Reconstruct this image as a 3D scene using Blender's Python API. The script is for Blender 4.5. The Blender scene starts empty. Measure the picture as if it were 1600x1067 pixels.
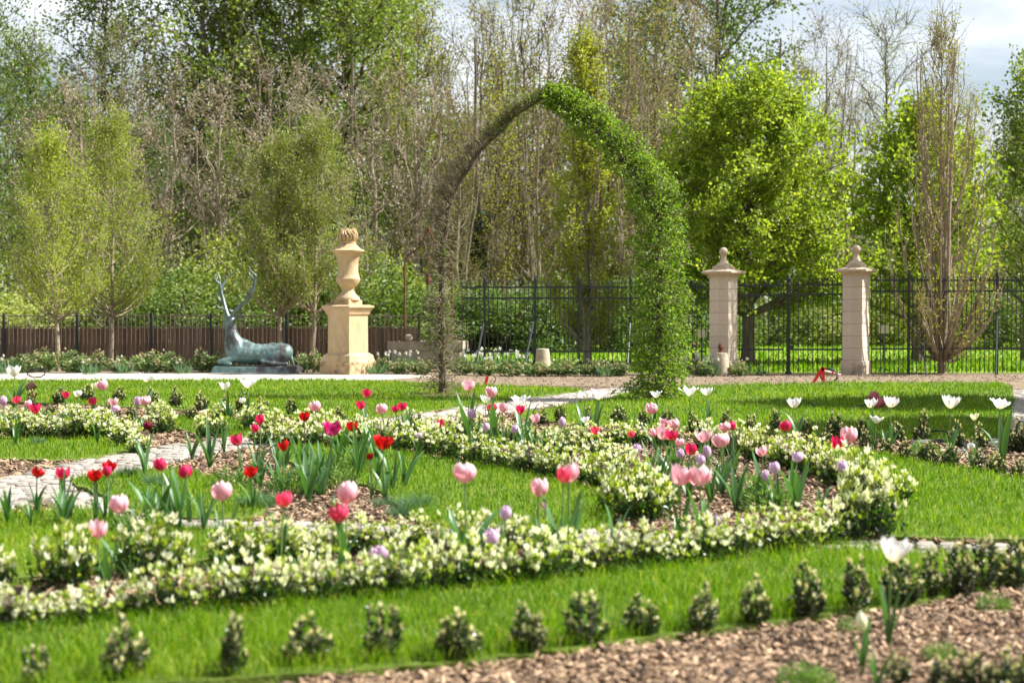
import bpy, bmesh, math, random
import numpy as np
from mathutils import Vector, Matrix, geometry

# ------------------------------------------------------------------ camera, sky, sun
SC = bpy.context.scene
COL = SC.collection
PI = math.pi
CAMH, FPX, HORIZ = 1.25, 2500.0, 478.0
PITCH = math.atan((533.5 - HORIZ) / FPX)
cam = bpy.data.cameras.new('camera')
cam.sensor_width = 36.0
cam.lens = FPX / 1600.0 * 36.0
cam.clip_start, cam.clip_end = 0.1, 2000.0
cam.dof.use_dof = True
cam.dof.focus_distance = 16.5
cam.dof.aperture_fstop = 2.7
camo = bpy.data.objects.new('camera', cam)
COL.objects.link(camo)
camo.location = (0, 0, CAMH)
camo.rotation_euler = (PI / 2 - PITCH, 0, 0)
SC.camera = camo

SUN_EL, SUN_AZ = math.radians(47), math.radians(84)      # azimuth from +Y towards +X
world = bpy.data.worlds.new('World')
SC.world = world
world.use_nodes = True
wn, wl = world.node_tree.nodes, world.node_tree.links
wn.clear()
w_out = wn.new('ShaderNodeOutputWorld')
w_bg = wn.new('ShaderNodeBackground')
w_sky = wn.new('ShaderNodeTexSky')
w_sky.sky_type = 'NISHITA'
w_sky.sun_disc = False
w_sky.sun_elevation = SUN_EL
w_sky.sun_rotation = SUN_AZ
w_sky.air_density = 1.0
w_sky.dust_density = 1.5
w_tc = wn.new('ShaderNodeTexCoord')
w_map = wn.new('ShaderNodeMapping')
w_map.inputs['Scale'].default_value = (1.6, 1.6, 5.0)
w_noise = wn.new('ShaderNodeTexNoise')
w_noise.inputs['Scale'].default_value = 2.2
w_noise.inputs['Detail'].default_value = 8
w_noise.inputs['Roughness'].default_value = 0.55
w_ramp = wn.new('ShaderNodeValToRGB')
w_ramp.color_ramp.elements[0].position = 0.38
w_ramp.color_ramp.elements[1].position = 0.64
w_mix = wn.new('ShaderNodeMixRGB')
w_mix.inputs['Color2'].default_value = (9.6, 9.9, 10.4, 1)
w_bg.inputs['Strength'].default_value = 0.05
wl.new(w_tc.outputs['Generated'], w_map.inputs['Vector'])
wl.new(w_map.outputs['Vector'], w_noise.inputs['Vector'])
wl.new(w_noise.outputs['Fac'], w_ramp.inputs['Fac'])
wl.new(w_ramp.outputs['Color'], w_mix.inputs['Fac'])
wl.new(w_sky.outputs['Color'], w_mix.inputs['Color1'])
wl.new(w_mix.outputs['Color'], w_bg.inputs['Color'])
wl.new(w_bg.outputs['Background'], w_out.inputs['Surface'])

sl = bpy.data.lights.new('sun', 'SUN')
sl.energy = 5.0
sl.angle = math.radians(0.53)
sl.color = (1.0, 0.975, 0.93)
slo = bpy.data.objects.new('sun', sl)
COL.objects.link(slo)
sun_vec = Vector((math.sin(SUN_AZ) * math.cos(SUN_EL), math.cos(SUN_AZ) * math.cos(SUN_EL), math.sin(SUN_EL)))
slo.rotation_euler = (-sun_vec).to_track_quat('-Z', 'Y').to_euler()
slo.location = (30, 10, 30)

SC.view_settings.view_transform = 'Standard'
SC.view_settings.look = 'None'
SC.view_settings.exposure = 1.4
SC.view_settings.gamma = 1.0
SC.render.engine = 'CYCLES'
SC.cycles.use_denoising = True
SC.cycles.max_bounces = 8
SC.cycles.diffuse_bounces = 3
SC.cycles.transmission_bounces = 6
SC.cycles.transparent_max_bounces = 6
SC.cycles.caustics_reflective = False
SC.cycles.caustics_refractive = False

# ------------------------------------------------------------------ pixel -> world
CP, SP = math.cos(PITCH), math.sin(PITCH)


def ray(u, v):
    xc, yc = (u - 800.0) / FPX, -(v - 533.5) / FPX
    return Vector((xc, CP + yc * SP, -SP + yc * CP))


def G(u, v, z=0.0):
    r = ray(u, v)
    t = (z - CAMH) / r.z
    return Vector((r.x * t, r.y * t, z))


def at(u, v, Y):
    r = ray(u, v)
    t = Y / r.y
    return Vector((r.x * t, Y, CAMH + r.z * t))


def dist(v):
    return G(800, v).y


# ------------------------------------------------------------------ mesh helpers
class Acc:
    """collects vertices, faces and one float per vertex"""

    def __init__(self):
        self.v, self.q, self.t, self.a, self.n = [], [], [], [], 0

    def add(self, V, quads=None, tris=None, a=0.0):
        V = np.asarray(V, dtype=np.float64).reshape(-1, 3)
        if quads is not None and len(quads):
            self.q.append(np.asarray(quads, dtype=np.int64).reshape(-1, 4) + self.n)
        if tris is not None and len(tris):
            self.t.append(np.asarray(tris, dtype=np.int64).reshape(-1, 3) + self.n)
        self.v.append(V)
        aa = np.asarray(a, dtype=np.float64)
        self.a.append(np.full(len(V), float(aa)) if aa.ndim == 0 else aa)
        self.n += len(V)

    def mesh(self, name, m=None, smooth=False):
        me = bpy.data.meshes.new(name)
        V = np.concatenate(self.v) if self.v else np.zeros((0, 3))
        Q = np.concatenate(self.q) if self.q else np.zeros((0, 4), dtype=np.int64)
        T = np.concatenate(self.t) if self.t else np.zeros((0, 3), dtype=np.int64)
        me.vertices.add(len(V))
        me.vertices.foreach_set('co', V.astype(np.float32).ravel())
        nl = len(Q) * 4 + len(T) * 3
        me.loops.add(nl)
        me.loops.foreach_set('vertex_index', np.concatenate([Q.ravel(), T.ravel()]).astype(np.int32))
        me.polygons.add(len(Q) + len(T))
        st = np.concatenate([np.arange(len(Q)) * 4, len(Q) * 4 + np.arange(len(T)) * 3]).astype(np.int32)
        me.polygons.foreach_set('loop_start', st)
        me.polygons.foreach_set('use_smooth', np.full(len(Q) + len(T), bool(smooth), dtype=bool))
        at_ = me.attributes.new('a', 'FLOAT', 'POINT')
        at_.data.foreach_set('value', np.concatenate(self.a).astype(np.float32) if self.a else [])
        me.update(calc_edges=True)
        me.validate()
        if smooth:
            me.set_sharp_from_angle(angle=math.radians(38))
        if m is not None:
            me.materials.append(m)
        return me


def unit(v):
    return v / np.maximum(np.linalg.norm(v, axis=-1, keepdims=True), 1e-9)


def add_tube(acc, P, R, sides=6, a=0.0, cap=True):
    P = np.asarray(P, float)
    n = len(P)
    R = np.broadcast_to(np.asarray(R, float), (n,))
    T = np.gradient(P, axis=0)
    T = unit(T)
    ref = np.array([0.37, 0.91, 0.18]) if abs(T[0][2]) > 0.8 else np.array([0.05, 0.1, 1.0])
    B = unit(np.cross(T, ref))
    C = np.cross(T, B)
    ang = np.arange(sides) * 2 * PI / sides
    V = P[:, None, :] + R[:, None, None] * (np.cos(ang)[None, :, None] * B[:, None, :] + np.sin(ang)[None, :, None] * C[:, None, :])
    i = np.arange(n - 1)[:, None] * sides
    j = np.arange(sides)[None, :]
    k = (j + 1) % sides
    Q = np.stack([i + j, i + k, i + sides + k, i + sides + j], axis=-1).reshape(-1, 4)
    V = V.reshape(-1, 3)
    tris = None
    if cap and sides >= 3:
        b0 = [[0, s + 1, s] for s in range(1, sides - 1)]
        o = (n - 1) * sides
        b1 = [[o, o + s, o + s + 1] for s in range(1, sides - 1)]
        tris = b0 + b1
    acc.add(V, Q, tris, a)


def add_leaves(acc, P, D, L, W, a, rng, fold=0.12):
    """kite leaves, folded along the midrib: base, left, tip, right"""
    P = np.asarray(P, float)
    n = len(P)
    if n == 0:
        return
    D = unit(np.asarray(D, float))
    S = unit(np.cross(D, rng.normal(size=(n, 3))))
    N = np.cross(D, S)
    L = np.broadcast_to(np.asarray(L, float), (n,))[:, None]
    W = np.broadcast_to(np.asarray(W, float), (n,))[:, None]
    mid = P + D * L * 0.45
    V = np.stack([P, mid + S * W * .5 + N * L * fold, P + D * L - N * L * fold * .4, mid - S * W * .5 + N * L * fold], axis=1).reshape(-1, 3)
    Q = np.arange(n * 4).reshape(n, 4)
    a = np.broadcast_to(np.asarray(a, float), (n,))
    acc.add(V, Q, None, np.repeat(a, 4))


def add_box(acc, cx, cy, cz, sx, sy, sz, rz=0.0, a=0.0, top=1.0):
    c, s = math.cos(rz), math.sin(rz)
    V = []
    for z in (-.5, .5):
        k = 1.0 if z < 0 else top
        for x, y in ((-.5, -.5), (.5, -.5), (.5, .5), (-.5, .5)):
            X, Y = x * sx * k, y * sy * k
            V.append((cx + X * c - Y * s, cy + X * s + Y * c, cz + z * sz))
    Q = [(3, 2, 1, 0), (4, 5, 6, 7), (0, 1, 5, 4), (1, 2, 6, 5), (2, 3, 7, 6), (3, 0, 4, 7)]
    acc.add(V, Q, None, a)


def add_lathe(acc, prof, sides=24, c=(0, 0, 0), rz=0.0, wob=None):
    prof = [(max(r, 1e-4), z) for r, z in prof]
    n = len(prof)
    V = []
    for i, (r, z) in enumerate(prof):
        for s in range(sides):
            t = rz + 2 * PI * s / sides
            k = r if wob is None else r * wob(t, z)
            V.append((c[0] + k * math.cos(t), c[1] + k * math.sin(t), c[2] + z))
    Q = [(i * sides + s, i * sides + (s + 1) % sides, (i + 1) * sides + (s + 1) % sides, (i + 1) * sides + s) for i in range(n - 1) for s in range(sides)]
    T = [(0, s + 1, s) for s in range(1, sides - 1)] + [((n - 1) * sides, (n - 1) * sides + s, (n - 1) * sides + s + 1) for s in range(1, sides - 1)]
    acc.add(V, Q, T)


def square_profile(acc, prof, rz=0.0, c=(0, 0, 0)):
    add_lathe(acc, [(h * math.sqrt(2), z) for h, z in prof], 4, c, rz + PI / 4)


def obj(name, me, parent=None, loc=None, rot=None, scale=None, kind=None):
    o = bpy.data.objects.new(name, me)
    COL.objects.link(o)
    if parent is not None:
        o.parent = parent
    if loc is not None:
        o.location = loc
    if rot is not None:
        o.rotation_euler = rot
    if scale is not None:
        o.scale = (scale,) * 3 if np.isscalar(scale) else scale
    if kind:
        o['kind'] = kind
    return o


def tag(o, label, cat, group=None):
    o['label'] = label
    o['category'] = cat
    if group:
        o['group'] = group
    return o


def thing(name, label, cat, loc=(0, 0, 0), rz=0.0, group=None, scale=None, rot=None):
    o = obj(name, None, None, loc, rot or (0, 0, rz), scale)
    o.empty_display_size = 0.1
    return tag(o, label, cat, group)


# ------------------------------------------------------------------ materials
def new_mat(name):
    m = bpy.data.materials.new(name)
    m.use_nodes = True
    n = m.node_tree.nodes
    n.clear()
    return m, n, m.node_tree.links, n.new('ShaderNodeOutputMaterial')


def ramp_node(n, stops):
    r = n.new('ShaderNodeValToRGB')
    cr = r.color_ramp
    while len(cr.elements) < len(stops):
        cr.elements.new(0.5)
    for e, (p, c) in zip(cr.elements, stops):
        e.position = p
        e.color = (*c, 1)
    return r


def leaf_mat(name, stops, trans=0.4, rough=0.5, tint=(1.25, 1.3, .55), spec=0.35, vary=0.25, streak=0.0):
    m, n, l, out = new_mat(name)
    at_ = n.new('ShaderNodeAttribute')
    at_.attribute_name = 'a'
    r = ramp_node(n, stops)
    if streak:
        tc = n.new('ShaderNodeTexCoord')
        mpv = n.new('ShaderNodeMapping')
        mpv.inputs['Scale'].default_value = (9, 16, 1.6)
        no = n.new('ShaderNodeTexNoise')
        no.inputs['Scale'].default_value = 1.3
        no.inputs['Detail'].default_value = 4
        ma = n.new('ShaderNodeMath')
        ma.operation = 'MULTIPLY_ADD'
        ma.inputs[1].default_value = streak * 2
        ad = n.new('ShaderNodeMath')
        ad.operation = 'ADD'
        l.new(tc.outputs['Object'], mpv.inputs['Vector'])
        l.new(mpv.outputs['Vector'], no.inputs['Vector'])
        l.new(no.outputs['Fac'], ma.inputs[0])
        ma.inputs[2].default_value = -streak
        l.new(at_.outputs['Fac'], ad.inputs[0])
        l.new(ma.outputs['Value'], ad.inputs[1])
        l.new(ad.outputs['Value'], r.inputs['Fac'])
    else:
        l.new(at_.outputs['Fac'], r.inputs['Fac'])
    oi = n.new('ShaderNodeObjectInfo')
    hsv = n.new('ShaderNodeHueSaturation')
    mp = n.new('ShaderNodeMapRange')
    mp.inputs['To Min'].default_value = 1 - vary
    mp.inputs['To Max'].default_value = 1 + vary
    l.new(oi.outputs['Random'], mp.inputs['Value'])
    l.new(mp.outputs['Result'], hsv.inputs['Value'])
    l.new(r.outputs['Color'], hsv.inputs['Color'])
    p = n.new('ShaderNodeBsdfPrincipled')
    p.inputs['Roughness'].default_value = rough
    p.inputs['Specular IOR Level'].default_value = spec
    t = n.new('ShaderNodeBsdfTranslucent')
    mx = n.new('ShaderNodeMixRGB')
    mx.blend_type = 'MULTIPLY'
    mx.inputs['Fac'].default_value = 1
    mx.inputs['Color2'].default_value = (*tint, 1)
    ms = n.new('ShaderNodeMixShader')
    ms.inputs['Fac'].default_value = trans
    l.new(hsv.outputs['Color'], p.inputs['Base Color'])
    l.new(hsv.outputs['Color'], mx.inputs['Color1'])
    l.new(mx.outputs['Color'], t.inputs['Color'])
    l.new(p.outputs['BSDF'], ms.inputs[1])
    l.new(t.outputs['BSDF'], ms.inputs[2])
    l.new(ms.outputs['Shader'], out.inputs['Surface'])
    return m


def rough_mat(name, c1, c2, scale=6.0, rough=0.85, bump=0.3, bscale=None, c3=None, spec=0.3, metal=0.0, vary=0.0, attr=False, stretch=(1, 1, 1), p3=(0.55, 0.75)):
    m, n, l, out = new_mat(name)
    tc = n.new('ShaderNodeTexCoord')
    mpv = n.new('ShaderNodeMapping')
    mpv.inputs['Scale'].default_value = stretch
    no = n.new('ShaderNodeTexNoise')
    no.inputs['Scale'].default_value = scale
    no.inputs['Detail'].default_value = 8
    no.inputs['Roughness'].default_value = 0.62
    l.new(tc.outputs['Object'], mpv.inputs['Vector'])
    l.new(mpv.outputs['Vector'], no.inputs['Vector'])
    r = ramp_node(n, [(0.32, c1), (0.68, c2)])
    l.new(no.outputs['Fac'], r.inputs['Fac'])
    col = r.outputs['Color']
    if c3 is not None:
        n3 = n.new('ShaderNodeTexNoise')
        n3.inputs['Scale'].default_value = scale * 0.45
        n3.inputs['Detail'].default_value = 10
        n3.inputs['Roughness'].default_value = 0.7
        l.new(mpv.outputs['Vector'], n3.inputs['Vector'])
        r3 = ramp_node(n, [(p3[0], (0, 0, 0)), (p3[1], (1, 1, 1))])
        l.new(n3.outputs['Fac'], r3.inputs['Fac'])
        mx = n.new('ShaderNodeMixRGB')
        mx.inputs['Color2'].default_value = (*c3, 1)
        l.new(r3.outputs['Color'], mx.inputs['Fac'])
        l.new(col, mx.inputs['Color1'])
        col = mx.outputs['Color']
    if vary or attr:
        hsv = n.new('ShaderNodeHueSaturation')
        mp = n.new('ShaderNodeMapRange')
        mp.inputs['To Min'].default_value = 1 - vary
        mp.inputs['To Max'].default_value = 1 + vary
        if attr:
            aa = n.new('ShaderNodeAttribute')
            aa.attribute_name = 'a'
            l.new(aa.outputs['Fac'], mp.inputs['Value'])
        else:
            oi = n.new('ShaderNodeObjectInfo')
            l.new(oi.outputs['Random'], mp.inputs['Value'])
        l.new(mp.outputs['Result'], hsv.inputs['Value'])
        l.new(col, hsv.inputs['Color'])
        col = hsv.outputs['Color']
    p = n.new('ShaderNodeBsdfPrincipled')
    p.inputs['Roughness'].default_value = rough
    p.inputs['Specular IOR Level'].default_value = spec
    p.inputs['Metallic'].default_value = metal
    l.new(col, p.inputs['Base Color'])
    if bump:
        nb = n.new('ShaderNodeTexNoise')
        nb.inputs['Scale'].default_value = bscale or scale * 4
        nb.inputs['Detail'].default_value = 6
        l.new(mpv.outputs['Vector'], nb.inputs['Vector'])
        b = n.new('ShaderNodeBump')
        b.inputs['Strength'].default_value = bump
        b.inputs['Distance'].default_value = 0.02
        l.new(nb.outputs['Fac'], b.inputs['Height'])
        l.new(b.outputs['Normal'], p.inputs['Normal'])
    l.new(p.outputs['BSDF'], out.inputs['Surface'])
    return m


M = {}
M['soil'] = rough_mat('mulch_soil', (.055, .032, .02), (.17, .11, .075), 30, .95, .8, 60, c3=(.24, .17, .12))
M['soil_band'] = rough_mat('dry_soil', (.14, .10, .062), (.24, .18, .12), 5, .95, .8, 45, c3=(.30, .235, .165))
M['soil_crumb'] = rough_mat('soil_crumb', (.17, .125, .08), (.30, .23, .155), 12, .95, .3, attr=True, vary=.35)
M['gravel'] = rough_mat('pale_gravel', (.36, .315, .26), (.48, .43, .365), 18, .95, .6, 70, c3=(.33, .28, .21))
M['turf'] = rough_mat('turf_floor', (.07, .11, .008), (.13, .18, .015), 9, .9, .6, 80)
M['turf_far'] = rough_mat('far_turf', (.13, .21, .010), (.21, .30, .018), 2.0, .9, .7, 60, c3=(.07, .13, .015))
M['turf_edge'] = rough_mat('turf_edge', (.05, .035, .02), (.12, .08, .045), 20, .95, .6)
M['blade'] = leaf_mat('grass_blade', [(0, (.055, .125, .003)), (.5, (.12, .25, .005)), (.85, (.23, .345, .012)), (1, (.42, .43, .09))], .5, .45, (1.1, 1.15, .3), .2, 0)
M['chip'] = rough_mat('wood_chip', (.155, .095, .054), (.39, .27, .17), 16, .8, .3, attr=True, vary=.85)
M['joint'] = rough_mat('path_joint', (.075, .06, .042), (.15, .12, .085), 20, .95, .5)
M['cobble'] = rough_mat('cobble_stone', (.25, .215, .18), (.40, .355, .305), 9, .8, .6, 40, vary=.22)
M['cobble_m'] = rough_mat('cobble_stone_far', (.25, .215, .18), (.40, .355, .305), 9, .8, .6, 40, attr=True, vary=.22)
M['bark'] = rough_mat('bark', (.075, .055, .04), (.19, .15, .115), 9, .95, .7, 30, stretch=(1, 1, .25))
M['bark_pale'] = rough_mat('pale_bark', (.15, .115, .08), (.35, .28, .21), 8, .95, .6, 30, stretch=(1, 1, .25))
M['bark_arch'] = rough_mat('hornbeam_bark', (.07, .052, .036), (.17, .135, .095), 14, .95, .7, 50)
M['bark_tan'] = rough_mat('young_bark', (.20, .155, .105), (.36, .29, .20), 10, .9, .5, 40)  # pale tan bark of the young standards and the bare columnar tree
M['twig'] = rough_mat('twig', (.13, .10, .065), (.26, .205, .14), 6, .95, .2)
M['stone_warm'] = rough_mat('sandstone', (.46, .325, .175), (.58, .435, .265), 4.5, .9, .45, 40, c3=(.26, .17, .095), p3=(.48, .74), stretch=(1, 1, .4))
M['stone_dirty'] = rough_mat('weathered_sandstone', (.44, .295, .145), (.57, .41, .235), 5, .92, .6, 40, c3=(.085, .06, .04), p3=(.53, .64))
M['stone_block'] = rough_mat('limestone_block', (.53, .44, .345), (.63, .535, .43), 3.5, .88, .25, 50, c3=(.36, .28, .20), vary=.06, stretch=(1, 1, .3), p3=(.50, .80))
M['stone_cap'] = rough_mat('limestone_cap', (.42, .32, .22), (.56, .45, .33), 5, .9, .3, 50, c3=(.26, .19, .13))
M['stone_grey'] = rough_mat('grey_stone', (.36, .29, .20), (.50, .42, .31), 5, .92, .5, 40, c3=(.22, .18, .12))
M['stone_plinth'] = rough_mat('stained_limestone', (.48, .38, .29), (.60, .49, .39), 4, .9, .4, 50, c3=(.24, .19, .13), p3=(.50, .64))
M['bronze'] = rough_mat('verdigris_bronze', (.09, .165, .15), (.23, .33, .30), 4.2, .42, .35, 24, c3=(.06, .048, .05), spec=.5, metal=.3, p3=(.46, .60))
M['bronze_dark'] = rough_mat('dark_bronze', (.05, .075, .075), (.14, .19, .18), 9, .4, .3, 40, spec=.5, metal=.3)
M['iron'] = rough_mat('dark_iron', (.012, .015, .016), (.025, .03, .032), 8, .5, .1, spec=.5)
M['iron_green'] = rough_mat('green_black_iron', (.01, .025, .026), (.018, .04, .04), 8, .5, .1, spec=.5)
M['rust'] = rough_mat('rusty_iron', (.09, .03, .018), (.20, .075, .04), 14, .85, .4)
M['board'] = rough_mat('brown_board', (.15, .092, .062), (.25, .165, .12), 6, .85, .4, 30, vary=.28, stretch=(3, 3, .35))
M['picket'] = rough_mat('grey_picket', (.22, .165, .13), (.34, .27, .22), 8, .85, .2)
M['red'] = rough_mat('red_paint', (.62, .012, .01), (.75, .02, .015), 8, .4, .05, spec=.5)
M['rubber'] = rough_mat('black_cable', (.012, .012, .012), (.03, .03, .03), 8, .5, .05)
M['maroon'] = rough_mat('maroon_plastic', (.28, .05, .06), (.38, .09, .10), 8, .5, .05)
M['orange'] = rough_mat('orange_clay', (.55, .20, .05), (.65, .28, .09), 12, .7, .1)
M['pink_board'] = rough_mat('pale_plaque', (.52, .42, .35), (.60, .50, .42), 6, .7, .05)
M['brown_post'] = rough_mat('brown_post', (.12, .06, .04), (.2, .11, .075), 9, .8, .2)

GREENS = {
    'bright': [(0, (.09, .14, .014)), (.5, (.225, .30, .028)), (1, (.42, .47, .075))],
    'feather': [(0, (.13, .175, .020)), (.5, (.265, .325, .036)), (1, (.43, .47, .085))],
    'sage': [(0, (.12, .155, .022)), (.5, (.22, .265, .04)), (1, (.35, .38, .08))],
    'yellowish': [(0, (.17, .17, .018)), (.5, (.34, .33, .028)), (1, (.50, .45, .055))],
    'wood': [(0, (.07, .11, .018)), (.5, (.165, .23, .035)), (1, (.34, .40, .085))],
    'dark': [(0, (.045, .085, .018)), (.5, (.095, .155, .032)), (1, (.18, .25, .06))],
    'key': [(0, (.20, .15, .105)), (.5, (.32, .255, .195)), (1, (.47, .39, .32))],
    'bronze': [(0, (.16, .10, .045)), (.5, (.26, .20, .07)), (1, (.30, .30, .09))],
    'pale': [(0, (.20, .24, .06)), (.5, (.32, .36, .10)), (1, (.44, .46, .17))],
    'lime': [(0, (.13, .155, .018)), (.5, (.27, .30, .03)), (1, (.42, .42, .06))],
    'under': [(0, (.04, .075, .012)), (.5, (.10, .155, .025)), (1, (.23, .29, .065))],
    'arch': [(0, (.065, .125, .012)), (.5, (.165, .27, .020)), (1, (.33, .42, .065))],
}
for k, st in GREENS.items():
    M['lf_' + k] = leaf_mat('leaf_' + k, st, {'key': .22, 'bright': .52, 'arch': .45, 'feather': .45, 'lime': .45}.get(k, .36), .5, vary=.12)
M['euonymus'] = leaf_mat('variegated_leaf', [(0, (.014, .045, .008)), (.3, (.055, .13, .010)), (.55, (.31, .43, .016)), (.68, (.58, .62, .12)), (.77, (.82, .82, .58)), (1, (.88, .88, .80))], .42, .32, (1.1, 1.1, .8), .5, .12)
M['boxleaf'] = leaf_mat('box_leaf', [(0, (.016, .032, .010)), (.5, (.042, .08, .016)), (.72, (.22, .26, .06)), (.9, (.70, .66, .30)), (1, (.82, .78, .48))], .28, .32, (1.1, 1.1, .8), .5, .12)
M['tulip_leaf'] = leaf_mat('tulip_leaf', [(0, (.045, .11, .035)), (.5, (.07, .16, .05)), (1, (.12, .23, .08))], .32, .4, (1.2, 1.4, .4), .5, .18)
M['tulip_stem'] = rough_mat('tulip_stem', (.10, .17, .05), (.16, .24, .07), 10, .5, 0)
M['dark_stem'] = rough_mat('dark_tulip_stem', (.10, .07, .05), (.15, .12, .06), 10, .5, 0)
M['border_leaf'] = leaf_mat('border_leaf', [(0, (.04, .09, .03)), (.5, (.12, .19, .06)), (.8, (.28, .33, .13)), (.9, (.40, .27, .22)), (1, (.46, .33, .28))], .3, .5, vary=.2)
M['daff_leaf'] = leaf_mat('daffodil_leaf', [(0, (.06, .14, .06)), (1, (.16, .27, .14))], .3, .4, vary=.15)
M['white_petal'] = leaf_mat('narcissus_petal', [(0, (.75, .74, .6)), (1, (.82, .82, .76))], .3, .5, (1, 1, .95), .3, .05)
M['fern'] = leaf_mat('feathery_green', [(0, (.07, .15, .03)), (1, (.20, .32, .07))], .4, .5, vary=.15)
M['ivy'] = leaf_mat('ivy_leaf', [(0, (.012, .04, .014)), (.6, (.03, .085, .03)), (1, (.07, .15, .06))], .2, .3, spec=.5)

PETAL = {  # base -> tip of the petal
    'blush': ([(0, (.80, .62, .52)), (.25, (.78, .36, .43)), (.55, (.82, .52, .57)), (.82, (.86, .70, .72)), (1, (.88, .80, .80))], (1.05, .85, .85)),
    'crimson': ([(0, (.70, .25, .18)), (.2, (.62, .02, .085)), (.8, (.70, .035, .15)), (1, (.76, .12, .26))], (1.1, .7, .8)),
    'coral': ([(0, (.80, .50, .35)), (.2, (.76, .05, .12)), (.8, (.78, .10, .20)), (1, (.80, .26, .33))], (1.1, .7, .7)),
    'scarlet': ([(0, (.35, .05, .01)), (.3, (.46, .004, .008)), (.85, (.55, .012, .014)), (1, (.62, .07, .03))], (1.15, .6, .5)),
    'maroon': ([(0, (.10, .005, .012)), (.5, (.16, .006, .02)), (1, (.24, .02, .045))], (1.2, .5, .6)),
    'magenta': ([(0, (.45, .12, .25)), (.4, (.50, .012, .14)), (1, (.60, .06, .26))], (1.1, .7, .9)),
    'lilac': ([(0, (.68, .58, .58)), (.4, (.64, .43, .60)), (1, (.76, .62, .73))], (1.0, .85, 1.0)),
    'white': ([(0, (.75, .58, .12)), (.14, (.82, .80, .62)), (.4, (.86, .86, .83)), (1, (.88, .88, .87))], (1, 1, .95)),
    'cream': ([(0, (.55, .60, .2)), (.3, (.80, .78, .52)), (1, (.86, .85, .72))], (1, 1, .85)),
}
for k, (st, ti) in PETAL.items():
    M['pt_' + k] = leaf_mat('petal_' + k, st, .36, .5, ti, .2, .07, .45)

# ------------------------------------------------------------------ ground and lawns


def smooth_poly(pts, it=2):
    P = np.asarray(pts, float)
    for _ in range(it):
        Nx = np.roll(P, -1, axis=0)
        P = np.stack([P * .75 + Nx * .25, P * .25 + Nx * .75], axis=1).reshape(-1, 2)
    return P


def inside(P, X, Y):
    res = np.zeros(len(X), bool)
    n = len(P)
    j = n - 1
    for i in range(n):
        xi, yi, xj, yj = P[i, 0], P[i, 1], P[j, 0], P[j, 1]
        c = ((yi > Y) != (yj > Y)) & (X < (xj - xi) * (Y - yi) / (yj - yi + 1e-12) + xi)
        res ^= c
        j = i
    return res


def sheet(P, z0, z1, edge=True):
    """raised sheet: tessellated top at z1, vertical edge down to z0"""
    acc = Acc()
    n = len(P)
    top = [(x, y, z1) for x, y in P]
    T = geometry.tessellate_polygon([[Vector(p) for p in top]])
    T = [t if np.cross(np.subtract(top[t[1]], top[t[0]]), np.subtract(top[t[2]], top[t[0]]))[2] > 0 else (t[0], t[2], t[1]) for t in T]
    acc.add(top, None, T)
    if edge:
        ar = sum(P[i][0] * P[(i + 1) % n][1] - P[(i + 1) % n][0] * P[i][1] for i in range(n))
        V, Q = [], []
        for i in range(n):
            V += [(P[i][0], P[i][1], z1), (P[i][0], P[i][1], z0)]
        for i in range(n):
            j = (i + 1) % n
            q = (2 * i, 2 * i + 1, 2 * j + 1, 2 * j)
            Q.append(q if ar > 0 else q[::-1])
        acc.add(V, Q)
    return acc


def px_poly(pts, it=2):
    return smooth_poly([G(u, v)[:2] for u, v in pts], it)


GEN = np.random.default_rng(11)
acc = Acc()
add_box(acc, 0, 300, -0.5, 900, 700, 1.0)
obj('ground', acc.mesh('ground', M['soil']), kind='structure')

# bare soil band and pale gravel walk in front of the border
P = smooth_poly([(-16, 25.6), (-4, 25.9), (4, 24.2), (14, 24.0), (16, 24), (16, 31.5), (-2, 31.5), (-16, 32.5)], 1)
obj('soil_strip', sheet(P, -.02, .004).mesh('soil_strip', M['soil_band']), kind='structure')
P = px_poly([(-80, 583.5), (200, 583.5), (480, 584.5), (640, 586), (690, 588), (640, 591), (560, 596), (420, 597), (200, 596), (-80, 597)], 2)
obj('gravel_path', sheet(P, -.02, .009).mesh('gravel_path', M['gravel']), kind='structure')
P = np.array([(-60, 33.2), (-1.2, 33.2), (-1.2, 29.9), (3.5, 29.6), (60, 29.4), (60, 120), (-60, 120)], float)
obj('park_lawn', sheet(P, -.02, .012).mesh('park_lawn', M['turf_far']), kind='structure')

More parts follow.
